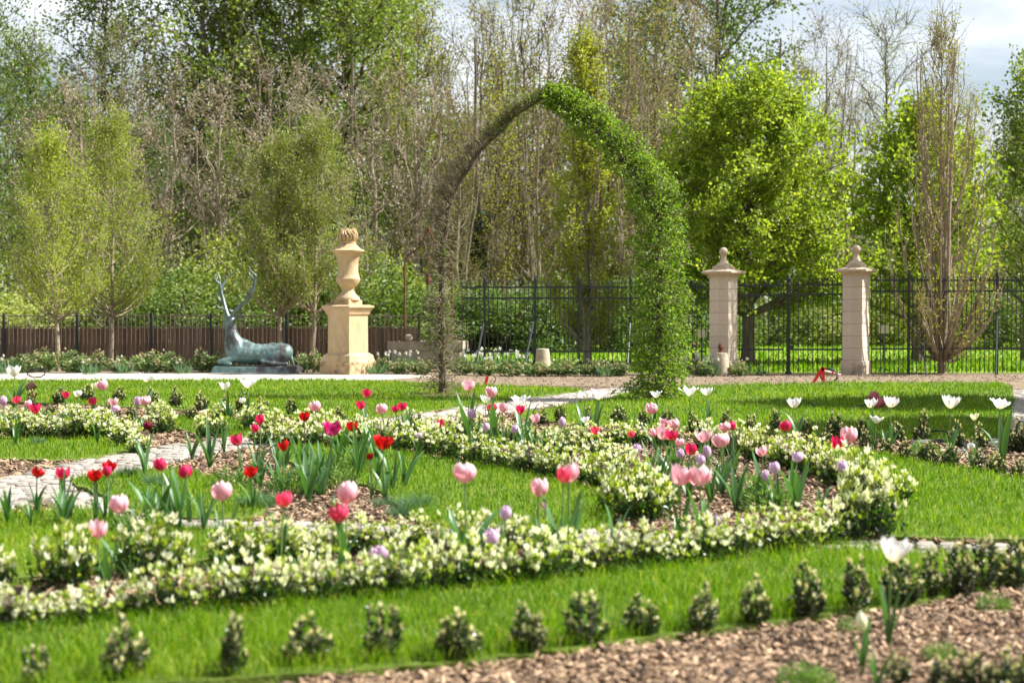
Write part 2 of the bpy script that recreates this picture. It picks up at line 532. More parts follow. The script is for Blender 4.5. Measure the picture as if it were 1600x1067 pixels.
LAWNS = [
    [(-80, 597), (150, 597), (400, 597), (560, 596.5), (660, 602), (800, 607), (890, 610), (925, 612), (850, 622), (760, 634), (680, 645), (600, 657), (545, 661), (450, 654), (330, 647), (200, 640), (60, 633), (-80, 627)],
    [(990, 611), (1100, 606), (1240, 603), (1400, 601), (1560, 601), (1583, 606), (1584, 640), (1574, 668), (1560, 694), (1460, 694), (1330, 688), (1200, 683), (1080, 677), (960, 671), (850, 663), (790, 656), (850, 644), (930, 631), (975, 620)],
    [(425, 705), (500, 704), (570, 703), (640, 713), (740, 730), (860, 750), (950, 778), (962, 812), (955, 836), (860, 838), (760, 833), (660, 828), (625, 805), (600, 775), (520, 745), (440, 728)],
    [(1280, 702), (1340, 708), (1440, 728), (1540, 745), (1660, 770), (1700, 850), (1600, 852), (1450, 850), (1330, 846), (1290, 835), (1330, 800), (1390, 760), (1330, 725), (1285, 716)],
    [(-80, 1015), (60, 992), (300, 968), (600, 946), (900, 914), (1200, 879), (1300, 868), (1360, 871), (1440, 876), (1520, 882), (1640, 892), (1640, 905), (1520, 936), (1400, 958), (1200, 986), (1000, 1012), (850, 1034), (700, 1052), (500, 1066), (300, 1080), (100, 1095), (-80, 1105)],
    [(-80, 690), (60, 689), (150, 690), (205, 698), (216, 706), (180, 715), (95, 728), (50, 724), (-80, 722)],
    [(250, 657), (330, 658), (400, 662), (425, 676), (405, 688), (345, 688), (280, 678)],
    [(98, 757), (150, 748), (240, 742), (300, 745), (360, 763), (420, 788), (412, 816), (330, 821), (230, 811), (160, 781)],
    [(-80, 815), (40, 808), (140, 802), (200, 822), (300, 834), (430, 842), (500, 852), (440, 876), (320, 886), (180, 898), (60, 912), (-80, 925)],
]
LAWN_Z = 0.035
for li, pts in enumerate(LAWNS):
    P = px_poly(pts, 3)
    P = P + GEN.normal(0, .012, P.shape)
    lo = obj('lawn', sheet(P, -.02, LAWN_Z).mesh('lawn', M['turf']), kind='structure')
    x0, y0 = P.min(0)
    x1, y1 = P.max(0)
    area = (x1 - x0) * (y1 - y0)
    N = int(area * 5200)
    N = min(N, 2400000)
    X = GEN.uniform(x0, x1, N)
    Y = GEN.uniform(y0, y1, N)
    keep = GEN.random(N) < np.minimum(1, (6.2 / Y) ** 1.75)
    keep &= np.abs(X) < 0.335 * Y + .3
    X, Y = X[keep], Y[keep]
    ins = inside(P, X, Y)
    X, Y = X[ins], Y[ins]
    n = len(X)
    patch = np.sin(X * 2.3 + 1.1 * np.sin(Y * 1.7)) * np.cos(Y * 1.9 + X) * .5 + .5
    fine = np.sin(X * 9 + 3 * np.sin(Y * 5)) * np.cos(Y * 7 - X * 4) * .5 + .5
    h = GEN.uniform(.022, .062, n) * (.7 + .4 * patch + .35 * fine) * np.where(li == 4, 1.2, 1.0)
    w = GEN.uniform(.0026, .0045, n) * np.maximum(1, Y / 7.5) ** .85
    ang = GEN.uniform(0, 2 * PI, n)
    lean = GEN.uniform(.1, .9, n) * h
    la = GEN.uniform(0, 2 * PI, n)
    sx, sy = np.cos(ang) * w * .5, np.sin(ang) * w * .5
    Z = np.full(n, LAWN_Z - .004)
    b0 = np.stack([X - sx, Y - sy, Z], 1)
    b1 = np.stack([X + sx, Y + sy, Z], 1)
    m0 = np.stack([X + .35 * lean * np.cos(la) - sx * .8, Y + .35 * lean * np.sin(la) - sy * .8, Z + h * .6], 1)
    m1 = np.stack([X + .35 * lean * np.cos(la) + sx * .8, Y + .35 * lean * np.sin(la) + sy * .8, Z + h * .6], 1)
    tp = np.stack([X + lean * np.cos(la), Y + lean * np.sin(la), Z + h], 1)
    V = np.stack([b0, b1, m1, m0, tp], 1).reshape(-1, 3)
    i = np.arange(n)[:, None] * 5
    Q = i + np.array([[0, 1, 2, 3]])
    T = i + np.array([[3, 2, 4]])
    big = np.sin(X * .9 + 2.2 * np.sin(Y * .43 + li)) * np.cos(Y * .71 - X * .5) * .5 + .5
    col = np.clip(.42 + .30 * (big - .5) + .28 * (patch - .5) + .22 * (fine - .5) + GEN.normal(0, .25, n), 0, 1)
    col = np.where(GEN.random(n) < .05, 1.0, col)
    acc = Acc()
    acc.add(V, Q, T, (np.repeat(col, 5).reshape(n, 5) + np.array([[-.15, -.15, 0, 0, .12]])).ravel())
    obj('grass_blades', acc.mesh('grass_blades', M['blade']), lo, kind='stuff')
LAWN_P = [px_poly(p, 2) for p in LAWNS]

# grass of the park beyond the railings: coarse tufts
n = 26000
Y = 30 + GEN.random(n) ** 1.5 * 26
X = GEN.uniform(-.34, .34, n) * Y
k = (X > -0.8)
X, Y = X[k], Y[k]
n = len(X)
acc = Acc()
D = np.stack([GEN.normal(0, .45, n), GEN.normal(0, .45, n), np.ones(n)], 1)
add_leaves(acc, np.stack([X, Y, np.zeros(n)], 1), D, GEN.uniform(.06, .16, n), .035, np.clip(GEN.normal(.5, .25, n), 0, 1), GEN, .05)
obj('park_grass', acc.mesh('park_grass', M['blade']), kind='stuff')['label'] = 'lush grass of the park beyond the iron railings'

# ------------------------------------------------------------------ cobbled paths


def path_band(pts, width):
    C = np.array([G(u, v)[:2] for u, v in pts])
    # resample
    seg = np.r_[0, np.cumsum(np.linalg.norm(np.diff(C, axis=0), axis=1))]
    n = max(8, int(seg[-1] / .12))
    s = np.linspace(0, seg[-1], n)
    C = np.stack([np.interp(s, seg, C[:, 0]), np.interp(s, seg, C[:, 1])], 1)
    for _ in range(12):
        C[1:-1] = C[:-2] * .25 + C[1:-1] * .5 + C[2:] * .25
    T = unit(np.gradient(C, axis=0))
    Nn = np.stack([-T[:, 1], T[:, 0]], 1)
    return C, T, Nn, width


def cobble_mesh(seed):
    r = np.random.default_rng(seed)
    k = 8
    t = np.arange(k) * 2 * PI / k + r.normal(0, .12, k)
    sq = 1 / np.maximum(np.abs(np.cos(t)), np.abs(np.sin(t))) ** .75
    rad = .5 * sq * r.uniform(.88, 1.04, k)
    acc = Acc()
    V = []
    for sc, z in ((1, -.06), (1, .004), (.84, .016)):
        V += [(rad[i] * sc * math.cos(t[i]), rad[i] * sc * math.sin(t[i]), z) for i in range(k)]
    V.append((0, 0, .019))
    Q = [(a * k + i, a * k + (i + 1) % k, (a + 1) * k + (i + 1) % k, (a + 1) * k + i) for a in (0, 1) for i in range(k)]
    T = [(2 * k + i, 2 * k + (i + 1) % k, 3 * k) for i in range(k)]
    acc.add(V, Q, T)
    return acc


COB = [cobble_mesh(s) for s in range(6)]
COBM = [c.mesh('cobble', M['cobble']) for c in COB]
PATHS = [
    ([(-260, 850), (-60, 795), (60, 762), (150, 736), (250, 714), (350, 698), (480, 681), (600, 666), (720, 649), (850, 630), (950, 616), (1010, 607)], .78, 190),
    ([(60, 768), (140, 792), (230, 817), (400, 829), (560, 833), (800, 840), (1000, 848), (1200, 855), (1350, 860), (1500, 864), (1720, 872)], .42, 110),
    ([(1630, 612), (1625, 640), (1620, 665), (1625, 700)], 1.0, 60),
]
for pi_, (pts, wd, nsep) in enumerate(PATHS):
    C, T, Nn, wd = path_band(pts, wd)
    acc = Acc()
    Lf, Rt = C + Nn * wd * .52, C - Nn * wd * .52
    n = len(C)
    zt = .006 + .003 * pi_
    V = np.concatenate([np.c_[Lf, np.full(n, zt)], np.c_[Rt, np.full(n, zt)]])
    Q = [(i + n, i + n + 1, i + 1, i) for i in range(n - 1)]
    acc.add(V, Q)
    po = obj('stone_path', acc.mesh('stone_path', M['joint']), kind='structure')
    stones = []
    i = 0.0
    step = .12
    rr = random.Random(5 + pi_)
    total = n * .12
    rows = int((n - 1) * 1.05)
    for r_ in range(rows):
        fi = r_ / rows * (n - 1)
        i0 = int(fi)
        f = fi - i0
        c = C[i0] * (1 - f) + C[min(i0 + 1, n - 1)] * f
        tt, nn = T[i0], Nn[i0]
        x = -wd * .5 + rr.uniform(0, .08)
        while x < wd * .5 - .03:
            w = rr.uniform(.11, .20)
            cx = x + w / 2
            if cx > wd * .5:
                break
            p = c + nn * cx + tt * rr.uniform(-.012, .012)
            stones.append((p[0], p[1], w * .93, .118 * rr.uniform(.88, 1.0), math.atan2(nn[1], nn[0]) + rr.uniform(-.06, .06), rr.randrange(6), rr.uniform(-.005, .005), rr.random()))
            x += w
    if pi_ == 1:   # the ring path starts where the main path already has stones
        C0, T0, N0, w0 = path_band(PATHS[0][0], PATHS[0][1])
        stones = [s for s in stones if np.min(np.hypot(C0[:, 0] - s[0], C0[:, 1] - s[1])) > .46]
    vis = [s for s in stones if abs(s[0]) < .33 * s[1]]
    hid = [s for s in stones if not abs(s[0]) < .33 * s[1]]
    vis.sort(key=lambda s: s[1])
    for s in vis[:nsep]:
        obj('cobble', COBM[s[5]], po, (s[0], s[1], .012 + s[6]), (0, 0, s[4]), (s[2], s[3], 1))
    rest = Acc()
    for s in vis[nsep:] + hid:
        base = COB[s[5]]
        V = np.concatenate(base.v) * np.array([s[2], s[3], 1])
        c_, s_ = math.cos(s[4]), math.sin(s[4])
        V = np.stack([V[:, 0] * c_ - V[:, 1] * s_ + s[0], V[:, 0] * s_ + V[:, 1] * c_ + s[1], V[:, 2] + .012 + s[6]], 1)
        rest.add(V, base.q[0], base.t[0], s[7])
    if rest.n:
        obj('small_cobbles', rest.mesh('small_cobbles', M['cobble_m']), po, kind='stuff')

# ------------------------------------------------------------------ bark mulch chips


def chips(name, label, poly, dens, size, exclude=True, mat=None):
    P = px_poly(poly, 1)
    x0, y0 = P.min(0)
    x1, y1 = P.max(0)
    N = int((x1 - x0) * (y1 - y0) * dens)
    X, Y = GEN.uniform(x0, x1, N), GEN.uniform(y0, y1, N)
    k = inside(P, X, Y) & (np.abs(X) < .335 * Y + .2) & (GEN.random(N) < np.minimum(1, (6.5 / Y) ** 1.3))
    if exclude:
        for Lp in LAWN_P:
            k &= ~inside(Lp, X, Y)
        for pts, wd, _ in PATHS[:2]:
            C0, _, _, _ = path_band(pts, wd)
            kk = np.where(k)[0]
            for a in range(0, len(kk), 4000):
                ii = kk[a:a + 4000]
                dd = np.min((X[ii, None] - C0[None, :, 0]) ** 2 + (Y[ii, None] - C0[None, :, 1]) ** 2, axis=1)
                k[ii[dd < (wd * .5) ** 2]] = False
    X, Y = X[k], Y[k]
    n = len(X)
    L = GEN.uniform(.6, 1.6, n) * size * np.maximum(1, Y / 9) ** .5
    W = L * GEN.uniform(.22, .5, n)
    Hh = L * GEN.uniform(.08, .18, n)
    rz, tx, ty = GEN.uniform(0, PI, n), GEN.normal(0, .35, n), GEN.normal(0, .35, n)
    cz = GEN.random(n) ** 2 * .03 + .004
    loc = np.array([[-.5, -.45, -.5], [.5, -.5, -.5], [.45, .5, -.5], [-.5, .4, -.5], [-.5, -.4, .5], [.45, -.45, .5], [.5, .42, .5], [-.42, .4, .5]])
    V = loc[None] * np.stack([L, W, Hh], 1)[:, None, :]
    V[:, :, 2] += V[:, :, 0] * tx[:, None] + V[:, :, 1] * ty[:, None]
    c, s = np.cos(rz)[:, None], np.sin(rz)[:, None]
    Vx, Vy = V[:, :, 0] * c - V[:, :, 1] * s + X[:, None], V[:, :, 0] * s + V[:, :, 1] * c + Y[:, None]
    V = np.stack([Vx, Vy, V[:, :, 2] + cz[:, None]], -1).reshape(-1, 3)
    Q = (np.arange(n)[:, None, None] * 8 + np.array([[4, 5, 6, 7], [0, 1, 5, 4], [1, 2, 6, 5], [2, 3, 7, 6], [3, 0, 4, 7]])[None]).reshape(-1, 4)
    acc = Acc()
    acc.add(V, Q, None, np.repeat(np.clip(GEN.normal(.5, .3, n), 0, 1.15), 8))
    o = obj(name, acc.mesh(name, mat or M['chip']), kind='stuff')
    o['label'] = label
    o['category'] = 'mulch'
    return o


chips('bark_mulch', 'coarse bark chips covering the bed in front of the box row', [(300, 1110), (500, 1064), (700, 1050), (900, 1024), (1200, 983), (1400, 955), (1640, 900), (1680, 1110)], 5200, .024)
chips('bark_mulch', 'bark chips under the cream hedge and along the winding beds', [(-60, 630), (600, 640), (1100, 660), (1640, 690), (1640, 870), (1300, 880), (700, 960), (-60, 1015)], 1500, .034)

chips('soil_crumbs', 'dry clods and crumbs on the bare soil strip before gate and railing', [(640, 588), (900, 589), (1200, 587), (1640, 587), (1640, 600), (1300, 599), (1000, 606), (930, 610), (800, 604), (660, 599)], 600, .016, True, M['soil_crumb'])['category'] = 'soil'

# ------------------------------------------------------------------ shrubs in the beds
PLANT_RNG = np.random.default_rng(77)


def euonymus_mesh(seed, big=1.0):
    r = np.random.default_rng(seed)
    leaf, wood = Acc(), Acc()
    ns = int(62 * big)
    for i in range(ns):
        az = r.uniform(0, 2 * PI)
        rad = math.sqrt(r.random()) * .155
        b = np.array([math.cos(az) * rad * .45, math.sin(az) * rad * .45, 0])
        tp = np.array([math.cos(az) * rad, math.sin(az) * rad, r.uniform(.10, .215) * (1.08 - (rad / .155) ** 2 * .42)])
        t = np.linspace(0, 1, 5)[:, None]
        Pp = b * (1 - t) + tp * t + np.array([0, 0, 1]) * (t * (1 - t)) * .03
        add_tube(wood, Pp, np.linspace(.0024, .0012, 5), 3, 0)
        nl = 20
        tt = np.sort(r.uniform(.22, 1.0, nl))
        tt[-7:] = 1.0
        pos = b * (1 - tt[:, None]) + tp * tt[:, None]
        out = np.stack([np.cos(r.uniform(0, 2 * PI, nl)), np.sin(r.uniform(0, 2 * PI, nl)), r.uniform(.15, .8, nl)], 1)
        out[-7:, 2] = r.uniform(.5, 2.2, 7)
        hh = pos[:, 2] / tp[2]
        pale = r.random() < .52
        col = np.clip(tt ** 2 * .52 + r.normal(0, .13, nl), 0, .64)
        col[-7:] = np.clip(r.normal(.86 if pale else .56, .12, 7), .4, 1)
        ll = r.uniform(.018, .03, nl)
        ll[-7:] = r.uniform(.021, .036, 7)
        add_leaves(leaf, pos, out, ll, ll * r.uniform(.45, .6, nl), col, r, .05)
    # low dark skirt
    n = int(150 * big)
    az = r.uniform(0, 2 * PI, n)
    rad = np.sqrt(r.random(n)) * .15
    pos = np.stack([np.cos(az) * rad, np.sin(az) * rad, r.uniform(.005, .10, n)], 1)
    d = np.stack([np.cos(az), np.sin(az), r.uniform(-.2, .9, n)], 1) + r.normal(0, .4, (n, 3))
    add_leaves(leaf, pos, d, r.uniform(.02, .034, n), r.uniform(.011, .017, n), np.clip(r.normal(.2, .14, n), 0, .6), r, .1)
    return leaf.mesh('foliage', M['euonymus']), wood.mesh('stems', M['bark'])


def box_mesh(seed, shoots=10, height=.2, spread=.07):
    r = np.random.default_rng(seed)
    leaf, wood = Acc(), Acc()
    for i in range(shoots):
        az = i * 2.4 + r.uniform(0, .8)
        rad = math.sqrt((i + .3) / shoots) * spread
        h = height * (1.08 - .62 * (rad / spread) ** 1.6) * r.uniform(.62, 1.15)
        b = np.array([math.cos(az) * rad * .55, math.sin(az) * rad * .55, 0])
        tp = np.array([math.cos(az) * rad * .92, math.sin(az) * rad * .92, h])
        t = np.linspace(0, 1, 4)[:, None]
        bow = np.array([math.cos(az), math.sin(az), 0]) * spread * .22
        P = b * (1 - t) + tp * t + bow * (t * (1 - t)) * 2
        add_tube(wood, P, np.linspace(.0028, .0014, 4), 3, 0)
        nl = int(64 * h / .2) + 8
        tt = r.uniform(.05, .95, nl)
        T1 = tt[:, None]
        pos = b * (1 - T1) + tp * T1 + bow * (T1 * (1 - T1)) * 2
        a2 = r.uniform(0, 2 * PI, nl)
        out = np.stack([np.cos(a2), np.sin(a2), r.uniform(.3, 1.1, nl)], 1)
        col = np.clip(.16 + .28 * tt ** 2 + r.normal(0, .15, nl), 0, .8)
        col = np.where(r.random(nl) < .10 * tt + .03, r.uniform(.75, .95, nl), col)
        add_leaves(leaf, pos, out, r.uniform(.014, .026, nl), r.uniform(.010, .015, nl), col, r, .08)
        nt = 9
        pos = tp + r.normal(0, .003, (nt, 3)) - np.array([0, 0, .016]) * r.random((nt, 1))
        a2 = r.uniform(0, 2 * PI, nt)
        out = np.stack([np.cos(a2) * .3, np.sin(a2) * .3, r.uniform(.8, 1.2, nt)], 1)
        add_leaves(leaf, pos, out, r.uniform(.014, .024, nt), r.uniform(.007, .010, nt), np.clip(r.normal(.92, .07, nt), .7, 1), r, .08)
    return leaf.mesh('foliage', M['boxleaf']), wood.mesh('stems', M['bark'])


EUO = [euonymus_mesh(200 + s, 1.0 + .15 * (s % 2)) for s in range(6)]
BOX = [box_mesh(300 + s, [17, 12, 20, 10, 15, 22][s], [.2, .215, .18, .22, .2, .19][s], [.078, .06, .092, .07, .066, .095][s]) for s in range(6)]


def on_lawn(x, y):
    return any(inside(Lp, np.array([x]), np.array([y]))[0] for Lp in LAWN_P)


def plant(kind, u, v, wpx=None, hpx=None, label='', group=None, variant=None):
    p = G(u, v)
    s = FPX / p.y
    i = PLANT_RNG.integers(6) if variant is None else variant
    if kind == 'e':
        w = (wpx / s) if wpx else .31 * PLANT_RNG.uniform(.9, 1.15)
        h = ((hpx / s) if hpx else .2) * PLANT_RNG.uniform(.98, 1.26)
        w *= PLANT_RNG.uniform(.88, 1.1)
        sc = (w / .33, w / .33, h / .2)
        o = thing('variegated_shrub', label, 'shrub', p, PLANT_RNG.uniform(0, 2 * PI), group, sc)
        mf, mw = EUO[i]
    else:
        h = (hpx / s) if hpx else .2 * PLANT_RNG.uniform(.85, 1.1)
        k = h / .2
        sc = (k ** .6 * PLANT_RNG.uniform(.8, 1.3), k ** .6 * PLANT_RNG.uniform(.8, 1.3), k * PLANT_RNG.uniform(.85, 1.12))
        tilt = (PLANT_RNG.normal(0, .06), PLANT_RNG.normal(0, .06))
        o = thing('box_shrub', label, 'shrub', p, PLANT_RNG.uniform(0, 2 * PI), group, sc)
        o.rotation_euler = (tilt[0], tilt[1], o.rotation_euler.z)
        mf, mw = BOX[i]
    if on_lawn(p.x, p.y):
        o.location.z = LAWN_Z - .003
    f = obj('foliage', mf, o)
    obj('stems', mw, o)
    return o


def row(kind, pts, label, group):
    for q in pts:
        plant(kind, q[0], q[1], q[2] if len(q) > 2 else None, q[3] if len(q) > 3 else None, label, group)


def interp_row(pts, n, jitter=3, wpx=None, hpx=None):
    P = np.array(pts, float)
    seg = np.r_[0, np.cumsum(np.hypot(np.diff(P[:, 0]), np.diff(P[:, 1]) * 2.5))]
    s = np.linspace(0, seg[-1], n)
    return [(np.interp(a, seg, P[:, 0]) + PLANT_RNG.normal(0, jitter), np.interp(a, seg, P[:, 1]) + PLANT_RNG.normal(0, jitter * .35), wpx, hpx) for a in s]


# the front cream hedge, plant by plant
row('e', [(15, 988, 105, 62), (75, 984, 80, 48), (140, 980, 105, 62), (205, 970, 70, 50), (265, 968, 125, 72), (345, 962, 80, 60), (400, 962, 118, 80), (455, 954, 90, 66), (510, 950, 112, 78), (565, 946, 80, 62), (625, 940, 105, 75),
           (680, 930, 90, 70), (732, 925, 108, 78), (790, 920, 85, 66), (848, 916, 110, 72), (900, 908, 88, 62), (950, 903, 100, 64), (1000, 896, 88, 62), (1048, 891, 92, 60), (1098, 885, 88, 60), (1146, 879, 88, 58), (1196, 872, 90, 60), (1244, 866, 92, 62), (1290, 858, 86, 60)],
    'low cream-tipped shrub in the front hedge along the lower lawn edge', 'cream-tipped shrubs of the front hedge')
row('e', [(100, 922, 112, 90), (240, 905, 118, 78), (372, 893, 120, 70), (432, 884, 80, 56), (0, 926, 60, 66)],
    'rounded cream-tipped shrub in the loose second row left of the front hedge', 'cream-tipped shrubs of the second row')
row('e', interp_row([(470, 880), (540, 872), (640, 868), (720, 866), (800, 862)], 8, 3, 84, 52),
    'cream-tipped shrub in the second hedge beside the ring path', 'cream-tipped shrubs of the second hedge')
row('e', [(1358, 850, 112, 110)], 'largest cream-tipped shrub at the corner of the right lawn', None)
row('e', [(1302, 812, 0, 0)][:0] + [(1392, 800, 78, 60), (1350, 778, 84, 58), (1310, 762, 84, 54), (1268, 748, 78, 50), (1228, 736, 74, 46), (1190, 724, 70, 44), (1150, 714, 68, 42), (1108, 705, 62, 38)],
    'cream-tipped shrub in the hedge between pink tulip bed and right lawn', 'cream-tipped shrubs beside the right lawn')
row('e', [(1000, 818, 110, 76), (965, 806, 70, 55), (1030, 800, 60, 50), (985, 782, 80, 56), (945, 768, 74, 50), (905, 758, 72, 50), (865, 750, 70, 48), (825, 743, 70, 46), (785, 736, 68, 46), (745, 729, 66, 46), (705, 722, 64, 44), (668, 714, 62, 42), (632, 706, 60, 40)],
    'cream-tipped shrub in the curved hedge behind the middle lawn', 'cream-tipped shrubs behind the middle lawn')
row('e', interp_row([(395, 676), (470, 682), (540, 690), (600, 690)], 6, 5, 56, 34) + interp_row([(410, 698), (480, 702), (560, 704)], 5, 4, 58, 36) + interp_row([(640, 688), (760, 690), (880, 700), (980, 700), (1060, 696)], 13, 5, 54, 32) + [(880, 716, 60, 36), (930, 722, 60, 38), (965, 735, 60, 38)],
    'cream-tipped shrub in the bed between arch path and middle lawn', 'cream-tipped shrubs beside the arch path')
row('e', interp_row([(-10, 690), (40, 690), (120, 690), (160, 692)], 5, 4, 62, 36) + [(195, 702, 58, 36), (215, 712, 50, 34), (188, 684, 50, 32), (250, 680, 54, 38), (330, 686, 58, 38), (60, 668, 48, 26), (110, 664, 48, 26), (150, 668, 48, 26), (20, 664, 48, 24), (250, 664, 44, 26), (350, 660, 40, 22)],
    'cream-tipped shrub in the left bed near the fork of the path', 'cream-tipped shrubs of the left bed')
# small upright box
row('b', [(58, 1085, 0, 70), (200, 1072, 0, 92), (360, 1070, 0, 82), (483, 1048, 0, 78), (598, 1045, 0, 84), (715, 1042, 0, 74), (828, 1030, 0, 74), (913, 1018, 0, 84), (1002, 1005, 0, 66), (1095, 998, 0, 66), (1180, 985, 0, 74), (1260, 974, 0, 74), (1338, 966, 0, 74), (1408, 954, 0, 72), (1452, 944, 0, 66), (1503, 938, 0, 74), (1540, 930, 0, 78), (1582, 922, 0, 82), (1622, 914, 0, 80)],
    'small upright box plant in the front row between lawn and bark bed', 'box plants of the front row')
row('b', [(1400, 1075, 0, 52), (1470, 1085, 0, 66), (1520, 1088, 0, 66), (1565, 1088, 0, 72), (1610, 1080, 0, 70)],
    'small box plant at the near edge of the bark bed', 'box plants at the near edge of the bark bed')
row('b', [(48, 636, 0, 26), (92, 634, 0, 28), (135, 630, 0, 24), (186, 630, 0, 26), (238, 634, 0, 26), (275, 641, 0, 30), (315, 646, 0, 30), (352, 652, 0, 30), (378, 648, 0, 30), (410, 650, 0, 30), (455, 652, 0, 26), (490, 653, 0, 26), (528, 660, 0, 26), (45, 654, 0, 24), (80, 655, 0, 24), (122, 658, 0, 24), (165, 655, 0, 24), (205, 658, 0, 24), (300, 660, 0, 22)],
    'small upright box plant along the lower edge of the left lawn', 'box plants below the left lawn')
row('b', [(655, 672, 0, 22), (845, 664, 0, 24), (876, 664, 0, 26), (920, 668, 0, 26), (966, 666, 0, 26), (1005, 672, 0, 28), (1046, 674, 0, 30), (1086, 678, 0, 32), (1134, 676, 0, 28), (1174, 686, 0, 42), (1212, 682, 0, 36), (1258, 686, 0, 34), (1300, 690, 0, 42), (1348, 690, 0, 36), (1400, 694, 0, 36), (1440, 696, 0, 44), (1495, 700, 0, 40), (1530, 704, 0, 40), (1582, 708, 0, 50), (1608, 710, 0, 52)],
    'small upright box plant along the lower edge of the right lawn', 'box plants below the right lawn')
row('b', [(1258, 706, 0, 26), (1292, 706, 0, 26), (1352, 712, 0, 30), (1385, 716, 0, 32), (1412, 718, 0, 30), (1452, 727, 0, 36), (1484, 733, 0, 40), (1528, 738, 0, 40), (1556, 744, 0, 36), (1592, 750, 0, 36), (1625, 756, 0, 36)],
    'small box plant edging the white tulip bed on its lower side', 'box plants edging the white tulip bed')

# feathery green perennials between the tulips


def feather_mesh(seed, n=420, w=.13, h=.16, m='fern', lw=.007, ll=.05, up=.9):
    r = np.random.default_rng(seed)
    acc = Acc()
    az = r.uniform(0, 2 * PI, n)
    rad = np.sqrt(r.random(n)) * w
    z = r.random(n) * h * (1.05 - (rad / w) ** 2 * .6)
    pos = np.stack([np.cos(az) * rad, np.sin(az) * rad, z], 1)
    d = np.stack([np.cos(az) * .8, np.sin(az) * .8, np.full(n, up)], 1) + r.normal(0, .45, (n, 3))
    add_leaves(acc, pos, d, r.uniform(.6, 1.3, n) * ll, lw, np.clip(r.normal(.5, .25, n), 0, 1), r, .08)
    return acc.mesh('foliage', M[m])


def tuft_mesh(seed):
    r = np.random.default_rng(seed)
    acc = Acc()
    n = 260
    az = r.uniform(0, 2 * PI, n)
    b = np.stack([np.cos(az), np.sin(az), np.zeros(n)], 1) * (r.random(n)[:, None] * .05)
    d = np.stack([np.cos(az) * .8, np.sin(az) * .8, np.ones(n)], 1) + r.normal(0, .3, (n, 3))
    add_leaves(acc, b, d, r.uniform(.10, .2, n), .004, np.clip(r.normal(.35, .2, n), 0, 1), r, .12)
    return acc.mesh('blades', M['daff_leaf'])


FEA = [feather_mesh(400 + i, m='fern', lw=.010) for i in range(3)]
TUF = [tuft_mesh(420 + i) for i in range(2)]
for j, (u, v, k) in enumerate([(220, 842, 1.1), (365, 768, 1.0), (550, 742, 1.2), (525, 768, 1.1), (450, 772, 1.0), (1200, 802, 1.2), (1165, 780, .9), (275, 660, .7), (1250, 1078, .55), (1275, 1082, .5), (1445, 716, .9), (1010, 668, .7), (610, 900, .9), (470, 765, 1.1), (1552, 958, .5), (1330, 992, .4), (1470, 1036, .45)]):
    o = thing('leafy_perennial', 'feathery green perennial clump without flowers between the tulips', 'plant', G(u, v), PLANT_RNG.uniform(0, 6), 'green perennial clumps', k)
    obj('foliage', FEA[j % 3], o)
for j, (u, v, k) in enumerate([(200, 752, 1.0), (238, 765, 1.1), (262, 770, 1.0), (415, 800, 1.3), (440, 790, 1.0), (640, 805, 1.2), (625, 812, 1.2), (385, 800, 1.0), (660, 800, 1.0), (60, 700, .9), (600, 795, 1.0)]):
    o = thing('grass_tuft', 'fine blue-green ornamental grass tuft beside the path beds', 'grass', G(u, v) + Vector((0, 0, .03 if on_lawn(*G(u, v)[:2]) else 0)), PLANT_RNG.uniform(0, 6), 'ornamental grass tufts', k)
    o.scale = (o.scale[0] * .62,) * 3
    obj('blades', TUF[j % 2], o)

# ------------------------------------------------------------------ tulips


def petal_mesh(form, inner, col, seed=0):
    r = np.random.default_rng(seed)
    nu, nv = 7, 8
    rprof = {  # radius against v, bloom height = 1
        'cup': ([0, .12, .35, .6, .85, 1], [.06, .29, .47, .50, .42, .27]),
        'egg': ([0, .12, .35, .6, .85, 1], [.06, .26, .39, .40, .31, .14]),
        'goblet': ([0, .12, .35, .6, .85, 1], [.06, .28, .45, .49, .46, .45]),
        'open': ([0, .12, .35, .6, .85, 1], [.05, .24, .44, .62, .82, .98]),
        'wide': ([0, .12, .35, .6, .85, 1], [.05, .24, .44, .58, .64, .66]),
        'parrot': ([0, .12, .35, .6, .85, 1], [.06, .28, .46, .52, .54, .56]),
        'bud': ([0, .12, .35, .6, .85, 1], [.05, .16, .26, .26, .16, .05]),
    }[form]
    wid = {'cup': .86, 'egg': .9, 'goblet': .76, 'open': .60, 'wide': .72, 'parrot': .85, 'bud': .9}[form]
    tipw = {'cup': .42, 'egg': .42, 'goblet': .30, 'open': .12, 'wide': .26, 'parrot': .5, 'bud': .3}[form]
    V, A = [], []
    for j in range(nv):
        v = j / (nv - 1)
        rr = np.interp(v, *rprof) * (.9 if inner else 1.0)
        aw = wid * np.interp(v, [0, .15, .35, .6, .78, .9, 1], [.5, .8, .97, 1.0, .88, .35 + tipw * .85, tipw * .6])
        for i in range(nu):
            u = i / (nu - 1) * 2 - 1
            th = u * aw
            ruff = 0
            if form == 'parrot':
                ruff = (r.normal(0, .05) * v)
            zz = v * (1 - (.07 + .10 * v ** 3) * u * u * v) * (.97 if inner else 1) + ruff
            k = rr * (1 + .06 * u * u * (1 if form in ('goblet', 'open', 'parrot') else -.6)) + ruff
            V.append((k * math.cos(th), k * math.sin(th), zz))
            A.append(min(1, max(0, v * .66 + .34 * v * abs(u) ** 1.5)))
    Q = [(j * nu + i, j * nu + i + 1, (j + 1) * nu + i + 1, (j + 1) * nu + i) for j in range(nv - 1) for i in range(nu - 1)]
    acc = Acc()
    acc.add(V, Q, None, np.array(A))
    return acc.mesh('petal', M['pt_' + col], True)


